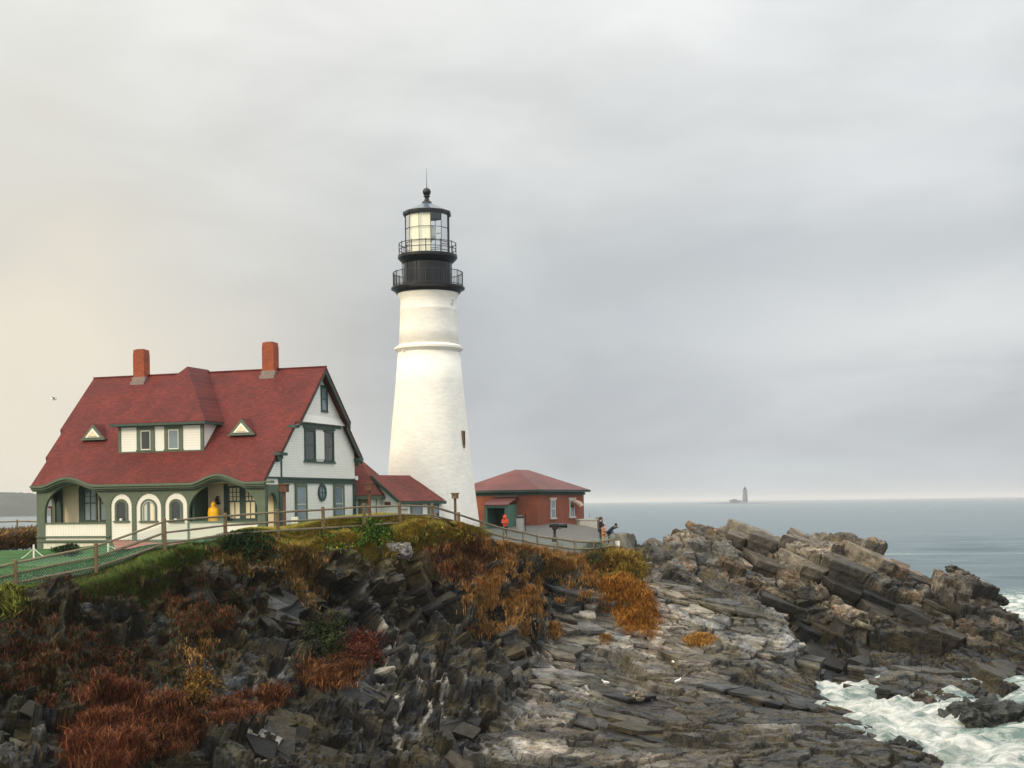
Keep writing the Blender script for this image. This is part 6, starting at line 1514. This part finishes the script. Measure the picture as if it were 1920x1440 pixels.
add_grass(scatter([(0, 1180), (110, 1160), (300, 1260), (120, 1330), (0, 1290)], 8500, 12, clump=.54), .26, .034, [tuple(.6 * t for t in q) for q in RED + OLV] + RUST[:1], .6, 12)
V = np.concatenate([q[0] for q in PARTS]); C = np.concatenate([q[2] for q in PARTS]); o_ = 0; Fs = []
for q in PARTS: Fs.append(q[1] + o_); o_ += len(q[0])
tag(npmesh('grass', V, np.concatenate(Fs), M_LEAF, C), 'golden and olive autumn grass covering the top of the cliff', 'grass', kind='stuff')

def shrub(label, cat, poly, n, hgt, wid, cols, leafy, seed, mound=.5, lean=.7, depth=.7, name='shrub', jit=.10):
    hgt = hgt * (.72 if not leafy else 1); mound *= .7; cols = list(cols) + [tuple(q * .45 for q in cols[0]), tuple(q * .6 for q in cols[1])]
    """foliage through a mounded volume over the ground inside the outline, on visible stems"""
    p = scatter(poly, n, seed, .08, feather=9.0 if n > 3000 else 3.0, clump=.40); r = np.random.default_rng(seed + 77)
    c = p.mean(0); sd = p.std(0) * 1.9 + 1e-3
    e = np.clip(1 - (((p[:, :2] - c[:2]) / sd[:2]) ** 2).sum(1), 0, 1) ** .5
    lump = .55 + .9 * fbm((p * 1.6).astype(np.float32), seed, 2)
    top = mound * e * lump
    p[:, 2] += top * r.uniform(0, 1, n) ** .6 - .05
    root = thing(name, label, cat, c.tolist())
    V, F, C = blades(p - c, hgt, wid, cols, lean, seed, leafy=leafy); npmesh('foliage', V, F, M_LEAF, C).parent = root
    b = MB()
    for k in range(9):
        q = p[int(r.integers(0, len(p)))] - c; q[2] -= mound * .5; b.tube([q - Vector((0, 0, .15)), q + Vector((r.uniform(-.1, .1), r.uniform(-.1, .1), mound * .6))], [.02, .008], 5)
    b.build('stems', M_BROWN, root); return root
shrub('dark green low shrub below the fence, left of centre on the hilltop', 'shrub', [(392, 1018), (430, 1008), (500, 1005), (525, 1018), (515, 1036), (440, 1040), (395, 1034)], 9000, .16, .045, DGR, True, 21, .45)
shrub('bright green leafy bush on the hilltop under the post with the rusty lamp', 'shrub', [(655, 998), (690, 990), (725, 995), (735, 1008), (660, 1012)], 7000, .16, .05, GRN[:2] + GRN[3:], True, 22, .6)
shrub('smaller yellow green bush on the hilltop beside the bright green one', 'shrub', [(600, 1003), (655, 998), (660, 1014), (600, 1018)], 4000, .15, .045, GRN + OCH, True, 23, .25)
shrub('yellow flowered weeds on the hilltop before the lighthouse', 'weeds', [(735, 1000), (860, 998), (880, 1012), (740, 1016)], 6000, .22, .035, OCH + GRN[1:2], True, 24, .25)
shrub('tall reddish brown bush on the cliff edge below the lighthouse', 'bush', [(800, 1018), (860, 1012), (905, 1030), (895, 1075), (850, 1085), (815, 1055)], 11000, .45, .022, RUST[:2] + [(.22, .10, .045), (.28, .16, .06)], False, 25, .5)
shrub('olive and gold bush at the overlook end of the fence, under the stone block', 'bush', [(1125, 1042), (1165, 1032), (1200, 1048), (1208, 1080), (1130, 1088)], 10000, .35, .030, OCH + RUST[:1] + OLV[:1], False, 26, .6)
shrub('big orange bush spilling down the rocks below the overlook', 'bush', [(1118, 1080), (1170, 1078), (1210, 1110), (1228, 1160), (1215, 1190), (1180, 1180), (1140, 1130)], 16000, .42, .028, [(.42, .19, .03), (.34, .14, .025), (.48, .25, .05), (.26, .10, .02)], False, 27, .7)
shrub('orange grass tuft in a crack of the grey slabs', 'grass tuft', [(1284, 1196), (1310, 1188), (1336, 1195), (1325, 1208), (1290, 1208)], 2200, .30, .026, [(.48, .26, .06), (.42, .20, .04)], False, 28, .15)
shrub('tiny orange tuft on the tan ledges, left of the gulls', 'grass tuft', [(1130, 1192), (1142, 1192), (1142, 1206), (1130, 1206)], 500, .34, .024, GOLD, False, 29, .1)
shrub('ochre tuft high on the tan ledges near the rock overhang', 'grass tuft', [(1030, 1172), (1048, 1172), (1046, 1196), (1032, 1196)], 900, .4, .024, GOLD, False, 30, .1)
shrub('large rust red bush at the bottom left of the cliff', 'bush', [(130, 1350), (190, 1292), (262, 1305), (270, 1380), (250, 1440), (130, 1440)], 17000, .50, .022, RUST[:2] + RED[:1] + [(.24, .09, .03)], False, 31, .75)
shrub('rust orange bush right of the large one at the bottom left', 'bush', [(262, 1345), (310, 1318), (355, 1335), (380, 1372), (335, 1405), (268, 1418)], 12000, .40, .022, RUST, False, 32, .60)
shrub('long low strip of rust grass running right along the ledge, lower left', 'grass strip', [(395, 1335), (470, 1310), (535, 1294), (538, 1306), (480, 1328), (400, 1346)], 6500, .32, .022, RUST, False, 33, .2)
shrub('orange rust patch on the ledge below the dark red leaves', 'grass patch', [(565, 1245), (620, 1240), (678, 1240), (672, 1262), (640, 1282), (570, 1275)], 9000, .32, .022, RUST + GOLD[:1], False, 34, .2)
shrub('dark red leafy bush in the middle of the cliff face', 'shrub', [(640, 1205), (690, 1192), (722, 1200), (715, 1228), (670, 1238), (635, 1232)], 6000, .10, .032, RED + [(.26, .05, .03)], True, 35, .35)
shrub('dark olive bush hanging on the middle cliff above the orange patch', 'shrub', [(575, 1165), (640, 1160), (668, 1190), (640, 1225), (590, 1235)], 4500, .12, .034, [tuple(.6 * t for t in q) for q in DGR] + OLV[:2], True, 36, .4)
shrub('amber leafed small bush left of centre near the lower ledge', 'shrub', [(352, 1270), (385, 1265), (402, 1290), (380, 1312), (355, 1305)], 3500, .12, .034, [(.28, .15, .035), (.20, .11, .03)], True, 37, .3)
shrub('dark thin bush growing through the overlook fence', 'shrub', [(1108, 1035), (1132, 1035), (1130, 1055), (1106, 1055)], 3500, .30, .025, OLV + DGR, False, 38, .8)
shrub('lime green weeds at the left edge below the fence', 'weeds', [(0, 1112), (22, 1112), (28, 1145), (0, 1150)], 3500, .28, .035, [(.16, .19, .03), (.22, .22, .04)], True, 39, .3)
shrub('small dark hedge plant at the foot of the house wall', 'shrub', [(108, 1030), (140, 1030), (140, 1038), (108, 1038)], 1800, .16, .05, DGR, True, 40, .4)
def brush():
    r = np.random.default_rng(5); n = 16000; X = r.uniform(-46, -33.2, n); Y = r.uniform(97, 104, n); Z = bil(CH, np.clip(X, GX0 + .1, None), Y) + 0 * X
    Z = H(X, Y) + 1.3 * r.random(n) ** .7 * (.6 + .8 * fbm(np.stack([X, Y, 0 * X], -1).astype(np.float32) * .6, 610, 2)) - .05; P_ = np.stack([X, Y, Z], -1); c = P_.mean(0)
    root = thing('brush', 'tangle of brown and orange brush along the far left edge of the lawn', 'brush', c.tolist()); V, F, C = blades(P_ - c, .35, .05, OLV + GOLD[:1] + RED[:1] + [(.12, .09, .06)], .5, 5, leafy=True); npmesh('foliage', V, F, M_LEAF, C).parent = root
brush()

# ------------------------------------------------------------------ sea haze
def haze():
    bm = bmesh.new(); bmesh.ops.create_cube(bm, size=1); me = bpy.data.meshes.new('haze'); bm.to_mesh(me); bm.free()
    o = bpy.data.objects.new('haze', me); COL.objects.link(o); o.scale = (60000, 52000, 62); o.location = (0, 0, 28 - .5 + 0)
    m = bpy.data.materials.new('sea_haze'); m.use_nodes = True; N, L = m.node_tree.nodes, m.node_tree.links
    for q in list(N): 
        if q.type == 'BSDF_PRINCIPLED': N.remove(q)
    v = N.new('ShaderNodeVolumePrincipled'); v.inputs['Density'].default_value = HAZE_D; v.inputs['Color'].default_value = (.93, .95, .97, 1); v.inputs['Anisotropy'].default_value = 0.0
    L.new(v.outputs[0], N['Material Output'].inputs['Volume']); me.materials.append(m)
    tag(o, 'thin pale sea haze over the water', 'haze', kind='stuff')
HAZE_D = 9e-5
haze()
